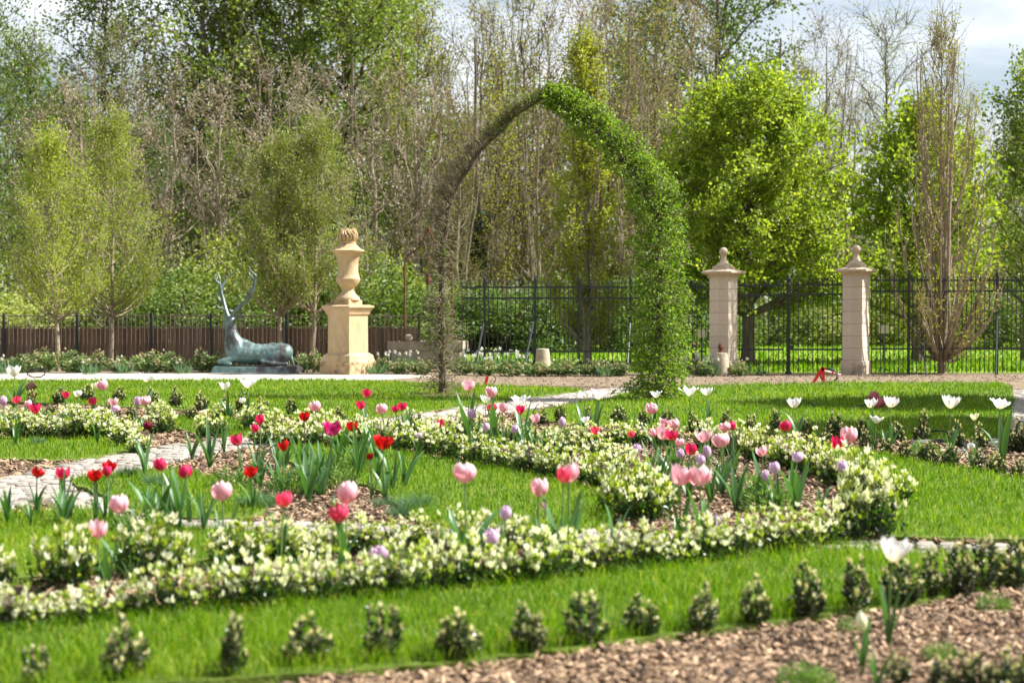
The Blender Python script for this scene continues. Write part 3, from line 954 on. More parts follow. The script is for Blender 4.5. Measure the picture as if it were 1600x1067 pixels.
def tulip_leaf_mesh(seed):
    r = np.random.default_rng(seed)
    nv = 9
    L, W = 1.0, r.uniform(.058, .10)
    bend = r.uniform(.1, .75)
    V, A = [], []
    x = z = 0.0
    ang = r.uniform(1.2, 1.5)
    tw = r.uniform(-.4, .4)
    for j in range(nv):
        v = j / (nv - 1)
        w = W * (math.sin(PI * (v * .82 + .16)) ** .8 if v < 1 else .02)
        ch = w * .55 * (1 - v * .5)
        for u in (-1, 0, 1):
            V.append((x + (ch if u else 0) * -.3, u * w * math.cos(tw * v) * .62, z + (ch * .35 if u else 0) + u * w * math.sin(tw * v) * .4))
            A.append(.35 + .4 * v + (.0 if u else -.25) + r.normal(0, .05))
        ds = L / (nv - 1)
        x += math.cos(ang) * ds
        z += math.sin(ang) * ds
        ang -= bend * ds * (1.0 + 1.6 * v * v)
    Q = [(j * 3 + i, j * 3 + i + 1, (j + 1) * 3 + i + 1, (j + 1) * 3 + i) for j in range(nv - 1) for i in range(2)]
    acc = Acc()
    acc.add(V, Q, None, np.clip(np.array(A), 0, 1))
    return acc.mesh('leaf', M['tulip_leaf'], True)


TLEAF = [tulip_leaf_mesh(500 + s) for s in range(9)]
PET = {}
OVA = Acc()
add_lathe(OVA, [(.0, -.02), (.075, .0), (.07, .05), (.045, .2), (.06, .3), (.03, .34)], 8)
OVARY = OVA.mesh('bloom', M['tulip_stem'], True)
TR = random.Random(9)


def petals(form, col):
    key = (form, col)
    if key not in PET:
        PET[key] = (petal_mesh(form, False, col, 3), petal_mesh(form, True, col, 4))
    return PET[key]


def leaves_for(o, n, ht, wide=1.0):
    a0 = TR.uniform(0, 6.28)
    for i in range(n):
        L = ht * TR.uniform(.6, 1.1)
        obj('leaf', TR.choice(TLEAF), o, (0, 0, -.005), (0, 0, a0 + i * 2 * PI / n + TR.uniform(-.5, .5)), (L, L * wide, L))


def tulip(u, yc, h, w, col, form, by, zone, nl=None):
    nl = nl or TR.choice((3, 4, 4, 5))
    p = G(u, by)
    if on_lawn(p.x, p.y):
        p.z = LAWN_Z - .004
    s = FPX / p.y
    bh = h / s
    cz = (by - yc) / s
    z0 = max(.06, cz - bh * .5)
    names = {'blush': 'pale pink', 'crimson': 'deep pink-red', 'coral': 'coral pink', 'scarlet': 'scarlet', 'maroon': 'dark maroon', 'magenta': 'magenta', 'lilac': 'lilac', 'white': 'white', 'cream': 'creamy white'}
    forms = {'cup': 'cup-shaped', 'egg': 'egg-shaped', 'goblet': 'goblet-shaped', 'open': 'wide open', 'wide': 'half open', 'parrot': 'ruffled', 'bud': 'budding'}
    lab = '%s %s tulip %s' % (forms[form], names[col], zone)
    o = thing('tulip', lab, 'tulip', p, TR.uniform(0, 6.28), lab.split(' tulip ')[0] + ' tulips')
    lk = .04 if h > 30 else .09
    lx, ly = TR.uniform(-lk, lk) * z0, TR.uniform(-lk, lk) * z0
    acc = Acc()
    t = np.linspace(0, 1, 6)
    Pp = np.stack([lx * t * t, ly * t * t, -.01 + (z0 + .01) * t], 1)
    add_tube(acc, Pp, np.linspace(.0046, .0038, 6) * (1.25 if bh > .08 else 1), 6)
    obj('stem', acc.mesh('stem', M['dark_stem' if col in ('scarlet', 'maroon', 'magenta') and TR.random() < .6 else 'tulip_stem'], True), o)
    leaves_for(o, nl, max(.22, z0 * TR.uniform(.9, 1.2)), 1.1)
    ratio = {'cup': .98, 'egg': .80, 'goblet': 1.02, 'open': 1.75, 'wide': 1.3, 'parrot': 1.1, 'bud': .52}[form]
    kx = (w / h) / ratio
    kx = min(1.25, max(.8, kx))
    b = obj('bloom', OVARY, o, (lx, ly, z0), (TR.uniform(-.22, .22), TR.uniform(-.22, .22), TR.uniform(0, 1.05)), (bh * kx, bh * kx, bh))
    po, pi_ = petals(form, col)
    for i in range(6):
        inner = i % 2
        obj('petal', pi_ if inner else po, b, (0, 0, 0), (TR.uniform(-.05, .05), TR.uniform(-.07, .13) + (.12 if form == 'parrot' else 0) * TR.random(), i * PI / 3 + TR.uniform(-.1, .1)), (TR.uniform(.93, 1.05), TR.uniform(.93, 1.05), TR.uniform(.92, 1.06)))
    return o


Z_LB = 'in the left bed below the lawn of the stag statue'
Z_FK = 'in the bed by the fork of the stone path'
Z_AR = 'in the bed beside the path to the arch'
Z_MID = 'behind the front cream hedge'
Z_PK = 'in the mulched bed ringed by cream hedge'
Z_WH = 'in the bark bed below the shaded right lawn'
TULIPS = [
    (22, 579, 19, 22, 'white', 'wide', 650, Z_LB), (7, 625, 15, 12, 'lilac', 'egg', 674, Z_LB), (30, 624, 13, 13, 'coral', 'goblet', 672, Z_LB), (46, 631, 13, 13, 'blush', 'cup', 676, Z_LB),
    (56, 638, 19, 19, 'crimson', 'wide', 678, Z_LB), (104, 617, 13, 14, 'crimson', 'wide', 662, Z_LB), (126, 614, 11, 12, 'white', 'goblet', 652, Z_LB), (145, 603, 11, 13, 'cream', 'wide', 648, Z_LB),
    (166, 600, 18, 17, 'blush', 'cup', 676, Z_LB), (143, 626, 14, 13, 'crimson', 'goblet', 676, Z_LB), (182, 628, 16, 18, 'blush', 'wide', 678, Z_LB), (184, 638, 12, 12, 'lilac', 'egg', 680, Z_LB),
    (211, 627, 17, 12, 'lilac', 'egg', 676, Z_LB), (225, 626, 15, 17, 'blush', 'cup', 678, Z_LB), (231, 590, 14, 22, 'white', 'open', 650, Z_LB), (356, 607, 15, 19, 'white', 'wide', 662, Z_LB),
    (386, 603, 16, 27, 'white', 'open', 664, Z_LB), (379, 630, 10, 10, 'white', 'cup', 668, Z_LB), (238, 633, 8, 8, 'cream', 'cup', 664, Z_LB),
    (227, 671, 15, 15, 'maroon', 'cup', 752, Z_FK), (377, 686, 20, 18, 'crimson', 'goblet', 758, Z_FK), (406, 654, 17, 14, 'crimson', 'goblet', 738, Z_FK), (399, 668, 14, 12, 'crimson', 'cup', 742, Z_FK),
    (255, 724, 22, 19, 'crimson', 'cup', 818, Z_FK), (296, 736, 23, 22, 'crimson', 'cup', 824, Z_FK), (57, 746, 17, 20, 'scarlet', 'goblet', 814, Z_FK), (95, 747, 22, 23, 'crimson', 'goblet', 816, Z_FK),
    (150, 750, 20, 20, 'scarlet', 'parrot', 828, Z_FK), (165, 737, 20, 24, 'scarlet', 'wide', 822, Z_FK), (174, 744, 18, 16, 'crimson', 'cup', 825, Z_FK), (396, 744, 18, 20, 'scarlet', 'goblet', 808, Z_FK),
    (190, 786, 32, 30, 'blush', 'cup', 905, Z_MID), (349, 766, 31, 32, 'blush', 'cup', 888, Z_MID), (154, 825, 31, 28, 'blush', 'goblet', 912, Z_MID),
    (477, 656, 15, 17, 'scarlet', 'goblet', 728, Z_FK), (515, 669, 25, 25, 'magenta', 'parrot', 752, Z_FK), (442, 696, 17, 19, 'scarlet', 'wide', 776, Z_FK), (554, 672, 17, 18, 'scarlet', 'goblet', 744, Z_FK),
    (600, 690, 25, 27, 'scarlet', 'parrot', 784, Z_FK), (581, 712, 12, 12, 'scarlet', 'cup', 782, Z_FK), (497, 634, 18, 17, 'blush', 'cup', 694, Z_AR), (573, 614, 15, 14, 'crimson', 'goblet', 672, Z_AR),
    (564, 632, 15, 14, 'crimson', 'goblet', 678, Z_AR), (602, 638, 18, 18, 'blush', 'cup', 698, Z_AR), (620, 638, 12, 12, 'crimson', 'goblet', 694, Z_AR), (631, 634, 14, 14, 'crimson', 'goblet', 694, Z_AR),
    (732, 601, 19, 20, 'blush', 'goblet', 694, Z_AR), (771, 612, 19, 18, 'blush', 'cup', 700, Z_AR), (758, 623, 13, 20, 'white', 'wide', 690, Z_AR), (720, 640, 11, 11, 'cream', 'cup', 688, Z_AR),
    (768, 637, 15, 15, 'crimson', 'goblet', 700, Z_AR), (787, 636, 17, 16, 'blush', 'goblet', 700, Z_AR), (737, 646, 17, 14, 'lilac', 'cup', 700, Z_AR), (746, 645, 10, 10, 'cream', 'cup', 692, Z_AR),
    (759, 667, 15, 11, 'lilac', 'egg', 708, Z_AR), (693, 661, 14, 14, 'crimson', 'goblet', 700, Z_AR), (654, 686, 10, 9, 'lilac', 'egg', 722, Z_AR),
    (439, 779, 27, 26, 'coral', 'goblet', 888, Z_MID), (541, 768, 38, 34, 'blush', 'cup', 905, Z_MID), (532, 799, 33, 31, 'coral', 'cup', 908, Z_MID), (729, 738, 33, 36, 'blush', 'cup', 900, Z_MID),
    (790, 798, 25, 20, 'lilac', 'egg', 905, Z_MID), (769, 838, 31, 25, 'lilac', 'cup', 912, Z_MID), (592, 863, 28, 27, 'lilac', 'cup', 926, Z_MID),
    (817, 625, 14, 27, 'white', 'open', 696, Z_AR), (819, 640, 16, 17, 'crimson', 'wide', 706, Z_AR), (834, 653, 16, 17, 'blush', 'wide', 712, Z_AR), (804, 670, 15, 11, 'lilac', 'egg', 712, Z_AR), (878, 659, 16, 12, 'lilac', 'egg', 710, Z_AR),
    (911, 616, 15, 18, 'white', 'wide', 676, Z_AR), (931, 616, 17, 26, 'white', 'open', 678, Z_AR), (917, 655, 13, 13, 'white', 'wide', 700, Z_AR), (1022, 621, 12, 18, 'white', 'open', 672, Z_AR), (1015, 637, 19, 19, 'blush', 'cup', 690, Z_AR),
    (1078, 616, 17, 27, 'white', 'open', 674, Z_AR), (1106, 616, 15, 20, 'white', 'wide', 674, Z_AR), (930, 672, 14, 14, 'coral', 'goblet', 714, Z_AR), (984, 678, 11, 11, 'coral', 'cup', 716, Z_AR),
    (999, 700, 16, 13, 'lilac', 'egg', 756, Z_PK), (1036, 660, 14, 15, 'blush', 'parrot', 744, Z_PK), (1054, 662, 17, 17, 'blush', 'cup', 742, Z_PK), (1030, 675, 24, 26, 'blush', 'goblet', 752, Z_PK), (1017, 675, 15, 12, 'blush', 'egg', 750, Z_PK),
    (1051, 679, 18, 19, 'crimson', 'goblet', 756, Z_PK), (1059, 690, 14, 13, 'blush', 'cup', 758, Z_PK), (1060, 708, 17, 13, 'lilac', 'egg', 764, Z_PK), (1078, 700, 20, 19, 'crimson', 'goblet', 768, Z_PK), (1097, 681, 21, 27, 'blush', 'wide', 758, Z_PK),
    (1103, 705, 21, 14, 'lilac', 'egg', 766, Z_PK), (1091, 718, 20, 16, 'lilac', 'egg', 774, Z_PK), (1130, 667, 15, 18, 'blush', 'cup', 748, Z_PK), (1130, 687, 24, 26, 'blush', 'cup', 770, Z_PK), (1147, 665, 15, 15, 'crimson', 'cup', 748, Z_PK),
    (1063, 741, 35, 33, 'blush', 'goblet', 862, Z_PK), (1097, 742, 35, 37, 'blush', 'goblet', 864, Z_PK), (1188, 704, 17, 17, 'blush', 'goblet', 780, Z_PK), (1200, 742, 18, 14, 'lilac', 'egg', 802, Z_PK), (1115, 812, 24, 31, 'lilac', 'wide', 868, Z_PK),
    (841, 760, 31, 28, 'blush', 'cup', 890, Z_MID), (888, 737, 34, 34, 'blush', 'goblet', 900, Z_MID), (877, 740, 26, 22, 'coral', 'goblet', 902, Z_MID), (853, 789, 13, 7, 'blush', 'bud', 885, Z_MID),
    (1226, 665, 17, 19, 'crimson', 'cup', 726, Z_WH), (1241, 678, 12, 14, 'cream', 'wide', 718, Z_WH), (1272, 668, 8, 8, 'cream', 'cup', 706, Z_WH), (1322, 678, 27, 26, 'blush', 'cup', 748, Z_PK), (1304, 691, 22, 20, 'crimson', 'goblet', 752, Z_PK),
    (1238, 713, 18, 17, 'lilac', 'cup', 798, Z_PK), (1214, 730, 21, 16, 'lilac', 'egg', 806, Z_PK), (1321, 729, 22, 17, 'lilac', 'egg', 806, Z_PK), (1246, 629, 18, 24, 'white', 'wide', 692, Z_WH), (1361, 629, 17, 20, 'white', 'wide', 702, Z_WH),
    (1393, 627, 19, 25, 'white', 'wide', 706, Z_WH), (1367, 655, 13, 23, 'white', 'open', 706, Z_WH), (1484, 626, 23, 30, 'white', 'wide', 722, Z_WH), (1524, 651, 13, 14, 'cream', 'wide', 724, Z_WH), (1566, 630, 17, 30, 'white', 'open', 734, Z_WH), (1519, 697, 12, 12, 'white', 'cup', 732, Z_WH),
    (1388, 855, 42, 47, 'white', 'wide', 1012, 'standing alone in the bark bed behind the box row'), (1347, 970, 34, 20, 'cream', 'bud', 1056, 'low in the bark bed beside the tall white tulip'),
]
for t in TULIPS:
    tulip(*t)
for u, v, hpx, n in [(12, 830, 62, 4), (25, 702, 40, 4), (152, 702, 44, 3), (480, 785, 72, 5), (505, 778, 85, 5), (470, 748, 70, 4), (560, 752, 60, 4), (632, 770, 72, 3), (328, 735, 70, 4), (300, 722, 52, 5), (350, 712, 45, 4), (690, 905, 55, 3), (718, 890, 88, 4), (960, 862, 60, 5), (1000, 862, 50, 4), (1050, 862, 45, 4), (1172, 862, 42, 5), (1245, 812, 80, 4),
                     (862, 895, 70, 4), (892, 900, 75, 4), (1110, 790, 70, 5), (1150, 806, 75, 5), (630, 934, 45, 3), (470, 916, 55, 3), (205, 925, 60, 4), (168, 930, 70, 3), (340, 930, 70, 3), (1370, 1085, 80, 3), (100, 835, 60, 4), (280, 838, 80, 5), (250, 834, 75, 4), (320, 836, 60, 4), (430, 846, 50, 4), (1280, 812, 60, 4), (1330, 808, 60, 4), (400, 760, 55, 4), (435, 770, 50, 4), (615, 780, 70, 4), (1030, 778, 60, 5), (1075, 785, 60, 5), (1185, 800, 70, 4), (820, 722, 40, 5), (870, 722, 40, 5), (950, 735, 38, 4), (740, 712, 38, 4), (850, 714, 42, 5), (1385, 708, 40, 4), (1490, 735, 50, 4)] + [(TR.gauss(cx_, sx_), TR.gauss(cy_, sy_), TR.uniform(.75, 1.25) * hp_, TR.choice((3, 4))) for cx_, cy_, sx_, sy_, hp_, nn_ in ((510, 765, 55, 14, 62, 14), (120, 826, 50, 5, 55, 5), (290, 828, 45, 5, 60, 5), (780, 706, 60, 6, 40, 10), (1080, 768, 55, 14, 55, 13), (120, 674, 70, 5, 32, 9), (600, 700, 40, 6, 38, 5), (440, 745, 40, 8, 50, 5)) for _ in range(nn_)]:
    p = G(u, v)
    if on_lawn(p.x, p.y):
        p.z = LAWN_Z - .004
    o = thing('tulip_plant', 'green tulip leaf clump without a bloom between flowering tulips', 'plant', p, TR.uniform(0, 6), 'tulip leaf clumps without blooms')
    leaves_for(o, n + 2, hpx / (FPX / p.y) * 1.25, 1.0)

# ------------------------------------------------------------------ trees


def bez(p0, p1, p2, n):
    t = np.linspace(0, 1, n)[:, None]
    return p0 * (1 - t) ** 2 + p1 * 2 * t * (1 - t) + p2 * t * t


def make_tree(seed, H, cb, R, prof, n_limbs, rise, n_twigs, twig, n_leaf, leaf, trunk_r, up=.4, lw=.6, jit=.12, leafmat='lf_bright', bark='bark', lean=0.0, trunk_top=.92, wig=.04, shell=.0, stems=1, clump=0.0, twigr=.006):
    """H height, cb crown base, R radius, prof(t) radius fraction over crown height t"""
    r = np.random.default_rng(seed)
    wood, leaf_a = Acc(), Acc()
    nt = 12
    zt = np.linspace(0, H * trunk_top, nt)
    tx = np.cumsum(r.normal(0, wig, nt)) * .5
    ty = np.cumsum(r.normal(0, wig, nt)) * .5
    tx[0] = ty[0] = 0
    tx += lean * zt
    trunk = np.stack([tx, ty, zt], 1)
    trunk[0, 2] = -.1
    rad = trunk_r * (1 - .9 * np.linspace(0, 1, nt) ** 1.1)
    rad[0] *= 1.3
    add_tube(wood, trunk, rad, 9)
    for s in range(1, stems):
        az = r.uniform(0, 2 * PI)
        off = np.array([math.cos(az), math.sin(az), 0])
        q = trunk + off * (np.linspace(0, 1, nt) ** .8)[:, None] * R * r.uniform(.25, .6) + r.normal(0, .02, (nt, 3))
        add_tube(wood, q, rad * r.uniform(.5, .75), 6)
    tips_p, tips_d, tips_c = [], [], []
    for i in range(n_limbs):
        t = (i + r.random()) / n_limbs
        t = t ** .85
        az = i * 2.39996 + r.normal(0, .35)
        rr = R * prof(t) * (shell + (1 - shell) * math.sqrt(r.random())) * r.uniform(.85, 1.1)
        zc = cb + t * (H - cb)
        zs = max(cb * .8, min(zc - rise * rr, H * trunk_top * .97))
        zs = max(zs, cb * .75)
        bx, by = np.interp(zs, zt, tx), np.interp(zs, zt, ty)
        p0 = np.array([bx, by, zs])
        p2 = np.array([bx + math.cos(az) * rr, by + math.sin(az) * rr, max(zc, zs + .05)])
        p1 = p0 * .45 + p2 * .55 + np.array([0, 0, -(p2[2] - p0[2]) * .22 * (1 if rise > 1.2 else -1)])
        if rise > 1.2:
            p1[:2] = p0[:2] * .15 + p2[:2] * .85
        L = bez(p0, p1, p2, 8)
        L[1:-1] += r.normal(0, wig * .6, (6, 3))
        r0 = np.interp(zs, zt, rad) * r.uniform(.35, .55)
        add_tube(wood, L, np.maximum(np.linspace(r0, twigr * 1.2, 8), twigr), 5, 0, False)
        for k in range(n_twigs):
            f = r.uniform(.2, 1.0) ** .8
            j = f * 7
            a = int(min(6, j))
            b = L[a] + (L[a + 1] - L[a]) * (j - a)
            ld = unit((L[a + 1] - L[a])[None])[0]
            d = r.normal(0, .75, 3) + ld * .7 + np.array([0, 0, up])
            d /= np.linalg.norm(d)
            tl = twig * r.uniform(.5, 1.25)
            e = b + d * tl + np.array([0, 0, up * .12 * tl])
            m = (b + e) / 2 + r.normal(0, .06, 3) * tl
            T = np.stack([b, m, e])
            add_tube(wood, T, [twigr, twigr * .75, twigr * .4], 3, 0, False)
            if r.random() < clump:
                continue
            nl = r.poisson(n_leaf)
            ff = r.uniform(.1, 1.05, nl)[:, None]
            pp = b * (1 - ff) + e * ff + r.normal(0, jit, (nl, 3))
            tips_p.append(pp)
            tips_d.append(d * .5 + r.normal(0, .7, (nl, 3)) + np.array([0, 0, .12]))
            tips_c.append(np.clip(r.normal(.5, .13) + r.normal(0, .17, nl), 0, 1))
    if tips_p:
        Pp = np.concatenate(tips_p)
        add_leaves(leaf_a, Pp, np.concatenate(tips_d), r.uniform(.6, 1.25, len(Pp)) * leaf, r.uniform(.8, 1.1, len(Pp)) * leaf * lw, np.concatenate(tips_c), r, .1)
    return wood.mesh('trunk', M[bark], False), leaf_a.mesh('crown', M[leafmat])


def put_tree(name, meshes, label, loc, rz=0.0, sc=1.0, group=None, cat='tree'):
    o = thing(name, label, cat, loc, rz, group, sc)
    obj('trunk', meshes[0], o)
    if len(meshes[1].vertices):
        obj('crown', meshes[1], o)
    return o


def egg(t):
    return max(.12, math.sin(PI * min(.97, t * .86 + .12)) ** .7)


def ball(t):
    return max(.15, math.sqrt(max(0, 1 - (2 * t - .95) ** 2)) if t < .97 else .2)


def column(t):
    return max(.10, (min(1, t * 3 + .45)) * (1 - .80 * max(0, t - .35) / .65))


# four young feathery standards in front of the board fence
for j, (u, v, cx, ytop, ycb, wpx, seed, lab) in enumerate([
        (92, 580, 66, 222, 480, 185, 31, 'feathery young tree farthest from the stag, thin pale trunk'),
        (172, 576, 186, 190, 475, 205, 32, 'tallest feathery young tree before the board fence, thin pale trunk'),
        (438, 577, 428, 226, 472, 180, 33, 'feathery young tree right behind the stag statue'),
        (489, 577, 500, 206, 468, 200, 34, 'feathery young tree between stag statue and stone urn')]):
    d = dist(v)
    s = FPX / d
    H = (v - ytop) / s
    cb = (v - ycb) / s
    m = make_tree(seed, H, cb, wpx / 2 / s, lambda t: max(.10, math.sin(PI * min(.98, t ** .8 * .84 + .14)) ** .8), 56, 1.5, 15, .46, 18, .055, .05, .8, .55, .05, 'lf_feather' if j < 2 else 'lf_sage', 'bark_tan', lean=(cx - u) / s / H * .6, wig=.018, twigr=.003)
    put_tree('young_tree', m, lab, G(u, v), 0, 1, 'young feathery trees before the board fence')

# fastigiate trees
d = dist(574)
s = FPX / d
m = make_tree(41, (574 - 66) / s, .5, 78 / s, column, 64, 2.6, 13, .45, 19, .08, .085, 1.1, .6, .05, 'lf_lime', 'bark_pale', wig=.02, stems=4, twigr=.005)
put_tree('columnar_tree', m, 'slim columnar tree with yellow-green leaves behind the arch opening', G(918, 574))
d = dist(584)
s = FPX / d
m = make_tree(42, (584 - 30) / s, .3, 104 / s, column, 84, 3.2, 12, .5, 4.5, .055, .07, 1.2, .6, .05, 'lf_yellowish', 'bark_tan', wig=.03, stems=9, twigr=.0055)
put_tree('columnar_tree', m, 'nearly bare columnar tree with many upright stems right of the gate', G(1472, 584))

# round bright trees behind the gate
d = 33.5
s = FPX / d
m = make_tree(43, (572 - 138) / s, (572 - 475) / s, 188 / s, lambda t: float(np.interp(t, [0, .2, .5, .8, 1], [.95, 1.05, 1.0, .74, .35])), 100, .45, 16, .6, 28, .095, .14, .3, .75, .07, 'lf_bright', 'bark', wig=.02, shell=.4)
put_tree('round_tree', m, 'dense bright green round tree standing behind the iron gate', (at(1168, 570, d).x, d, 0))
d = 34.5
s = FPX / d
m = make_tree(44, (572 - 185) / s, (572 - 490) / s, 128 / s, lambda t: max(.2, math.sin(PI * min(1, t * .8 + .17)) ** .6), 58, .6, 13, .6, 16, .12, .12, .35, .8, .12, 'lf_bright', 'bark', wig=.03)
put_tree('round_tree', m, 'bright green round tree behind the bare columnar tree', (at(1432, 570, d).x, d, 0))
d = 36.0
s = FPX / d
m = make_tree(45, (572 - 125) / s, (572 - 470) / s, 105 / s, egg, 44, .9, 12, .6, 15, .10, .12, .5, .7, .12, 'lf_wood', 'bark', wig=.03)
put_tree('leafy_tree', m, 'mid green tree behind the railings at their far right end', (at(1605, 570, d).x, d, 0))

# trees beside the right lawn whose shade lies on it (they stand just out of the picture)
m = make_tree(46, 5.2, 1.7, 1.6, ball, 54, .5, 14, .6, 30, .12, .10, .35, .8, .10, 'lf_bright', 'bark', wig=.02)
put_tree('shade_tree', m, 'leafy tree beside the right lawn casting the shade on it', (8.0, 16.2, 0), .4, 1.0, 'shade trees beside the right lawn')
put_tree('shade_tree', m, 'leafy tree beside the right lawn casting the shade on it', (8.75, 20.2, 0), 2.1, 1.05, 'shade trees beside the right lawn')

# woodland: prototypes
B = {}
KP = lambda t: .45 + .75 * t if t < .7 else max(.2, .98 - (t - .7) * 2.2)
SP_ = lambda t: .35 + .65 * math.sin(PI * min(1, t * .8 + .2))
RP = lambda t: max(.3, math.sin(PI * min(1, t * .8 + .18)) ** .6)
B['key1'] = make_tree(51, 9.4, 2.8, 2.7, KP, 34, 1.1, 13, .75, 7, .10, .13, .45, .6, .11, 'lf_key', 'bark_pale', wig=.11, stems=2, clump=.5, twigr=.011)
B['key2'] = make_tree(52, 9.0, 2.4, 2.4, KP, 30, 1.3, 13, .75, 6, .10, .12, .5, .6, .11, 'lf_key', 'bark_pale', wig=.12, stems=2, clump=.45, twigr=.011)
B['bare1'] = make_tree(53, 14.0, 3.5, 2.6, SP_, 36, 1.5, 13, 1.0, 4.5, .11, .15, .5, .55, .25, 'lf_bronze', 'bark_pale', wig=.10, stems=3, twigr=.012)
B['bare2'] = make_tree(54, 13.0, 2.8, 2.3, SP_, 36, 1.9, 12, 1.0, 8.5, .11, .14, .6, .55, .25, 'lf_yellowish', 'bark', wig=.11, stems=3, twigr=.012)
B['bare3'] = make_tree(58, 13.5, 4.5, 3.4, SP_, 40, .9, 15, 1.1, 5.5, .10, .16, .4, .55, .25, 'lf_pale', 'bark', wig=.10, stems=1, twigr=.012)
B['green1'] = make_tree(55, 16.0, 4.0, 3.9, RP, 74, .6, 15, 1.2, 24, .145, .24, .3, .75, .2, 'lf_wood', 'bark', wig=.12, twigr=.012)
B['green2'] = make_tree(56, 15.0, 3.0, 3.3, RP, 56, .8, 13, 1.2, 20, .14, .22, .3, .75, .22, 'lf_wood', 'bark', wig=.12, twigr=.012, clump=.25)
B['dark1'] = make_tree(57, 15.0, 2.5, 3.4, RP, 64, .7, 13, 1.2, 20, .14, .2, .3, .75, .22, 'lf_dark', 'bark', wig=.10, twigr=.012, clump=.1)
WR = random.Random(21)


def wood_tree(kind, u, d, ytop, label, group, rz=None, wk=1.0, name=None):
    H0 = {'key1': 9.4, 'key2': 9.0, 'bare1': 14.0, 'bare2': 13.0, 'bare3': 13.5, 'green1': 16.0, 'green2': 15.0, 'dark1': 15.0}[kind]
    k = at(u, ytop, d).z / H0
    put_tree(name or {'k': 'ash_tree', 'b': 'bare_tree', 'g': 'leafy_tree', 'd': 'leafy_tree'}[kind[0]], B[kind], label, (at(u, 478, d).x, d, 0), WR.uniform(0, 6.28) if rz is None else rz, (k * wk, k * wk, k), group)


for u, d, yt in [(60, 46, 160), (125, 48, 125), (200, 45, 150), (268, 47, 110), (340, 46, 130), (420, 48, 90), (505, 46, 100), (585, 47, 110), (650, 48, 120)]:
    wood_tree(WR.choice(['key1', 'key2']), u, d, yt, 'slender woodland tree with pinkish-brown seed clusters behind the board fence', 'seed-hung trees behind the board fence')
for u, d, yt, k in [(660, 52, 20, 'bare2'), (705, 55, 60, 'bare1'), (745, 52, -10, 'bare2'), (785, 56, 10, 'bare1'), (822, 53, -30, 'bare2'), (862, 57, 5, 'bare1'), (900, 54, -25, 'bare1'), (945, 58, -10, 'bare2'), (985, 55, -40, 'bare1'), (1030, 56, 10, 'bare2'), (1075, 53, -20, 'bare1'), (770, 49, 150, 'bare2'), (842, 50, 120, 'bare1'), (715, 48, 160, 'bare1'), (1010, 50, 90, 'bare1')]:
    wood_tree(k, u, d, yt, {'bare1': 'tall thin tree with sparse bronze buds in the wood behind the arch', 'bare2': 'tall thin tree with sparse yellow-green buds in the wood behind the arch'}[k], {'bare1': 'bronze-budded trees behind the arch', 'bare2': 'yellow-budded trees behind the arch'}[k])
for u, d, yt, k in [(1285, 60, 20, 'bare1'), (1255, 56, 90, 'bare2'), (1335, 58, 120, 'bare1'), (1520, 60, 150, 'bare2'), (1560, 56, 190, 'bare1')]:
    wood_tree(k, u, d, yt, 'bare twiggy tree in the wood behind the right railings', 'bare trees behind the right railings')
wood_tree('bare3', 1385, 55, 18, 'lone pale-leaved tree with forked crown above the right gate pillar', None, .6, .95)
wood_tree('bare3', 185, 58, 40, 'gnarled bare tree reaching above the seed-hung trees', None, 2.2, .9)
wood_tree('green1', 545, 66, -230, 'huge leafy green tree towering behind the stone urn', None, .3, 1.0)
wood_tree('green2', 300, 64, -170, 'tall loose green tree with dark limbs above the stag', None, 1.7, 1.15)
wood_tree('green2', 395, 68, -200, 'tall loose green tree left of the towering tree', None, 4.0, 1.1)
wood_tree('green2', 640, 74, -60, 'loose yellow-green tree between towering tree and arch', None, 5.0, .8)
wood_tree('green2', 175, 66, -60, 'tall fresh green tree above the gnarled bare tree', None, 5.2, 1.1)
wood_tree('green2', 60, 62, 60, 'fresh green tree at the left end of the wood', None, 3.9, 1.0)
wood_tree('green1', 470, 70, -140, 'broad green tree beside the towering tree behind the urn', None, 1.9, 1.0)
wood_tree('green2', 960, 66, 60, 'fresh green tree behind the arch crown', None, 1.2, .8)
wood_tree('green2', 790, 66, 100, 'fresh green tree filling the upper arch opening', None, 4.2, .8)
wood_tree('green2', 100, 58, 150, 'mid green tree showing between seed-hung trees at the left end', None, 1.0, 1.0)
wood_tree('dark1', 235, 56, 190, 'dark green tree filling the gap behind the tallest feathery tree', None, 2.0, 1.0)
wood_tree('green2', 365, 57, 210, 'mid green tree filling the gap above the stag antlers', None, 3.3, 1.1)
wood_tree('dark1', 470, 58, 170, 'dark green tree behind the seed-hung trees left of the urn', None, 4.0, 1.0)
wood_tree('green2', 610, 57, 180, 'mid green tree filling the gap between urn and arch', None, .7, 1.0)
wood_tree('green2', 725, 62, 190, 'mid green tree seen through the bare half of the arch', None, 2.7, 1.0)
wood_tree('dark1', 860, 64, 230, 'dark green tree seen through the middle of the arch', None, 5.7, 1.0)
wood_tree('dark1', 1130, 62, -190, 'large dark green tree rising behind the round bright tree', None, 2.0, .98)
wood_tree('dark1', 1030, 70, -120, 'dark green tree behind the bare stems beside the arch top', None, 3.0, .8)
wood_tree('dark1', -55, 44, -120, 'dark green tree at the left end of the board fence', None, 1.0, .8)
wood_tree('green1', 1600, 62, 190, 'low leafy tree far behind the right end of the railings', None, 2.6, .8)
wood_tree('green2', 1480, 66, 230, 'soft green tree far behind the bare columnar tree', None, 2.6, .9)

# undergrowth bushes below the wood


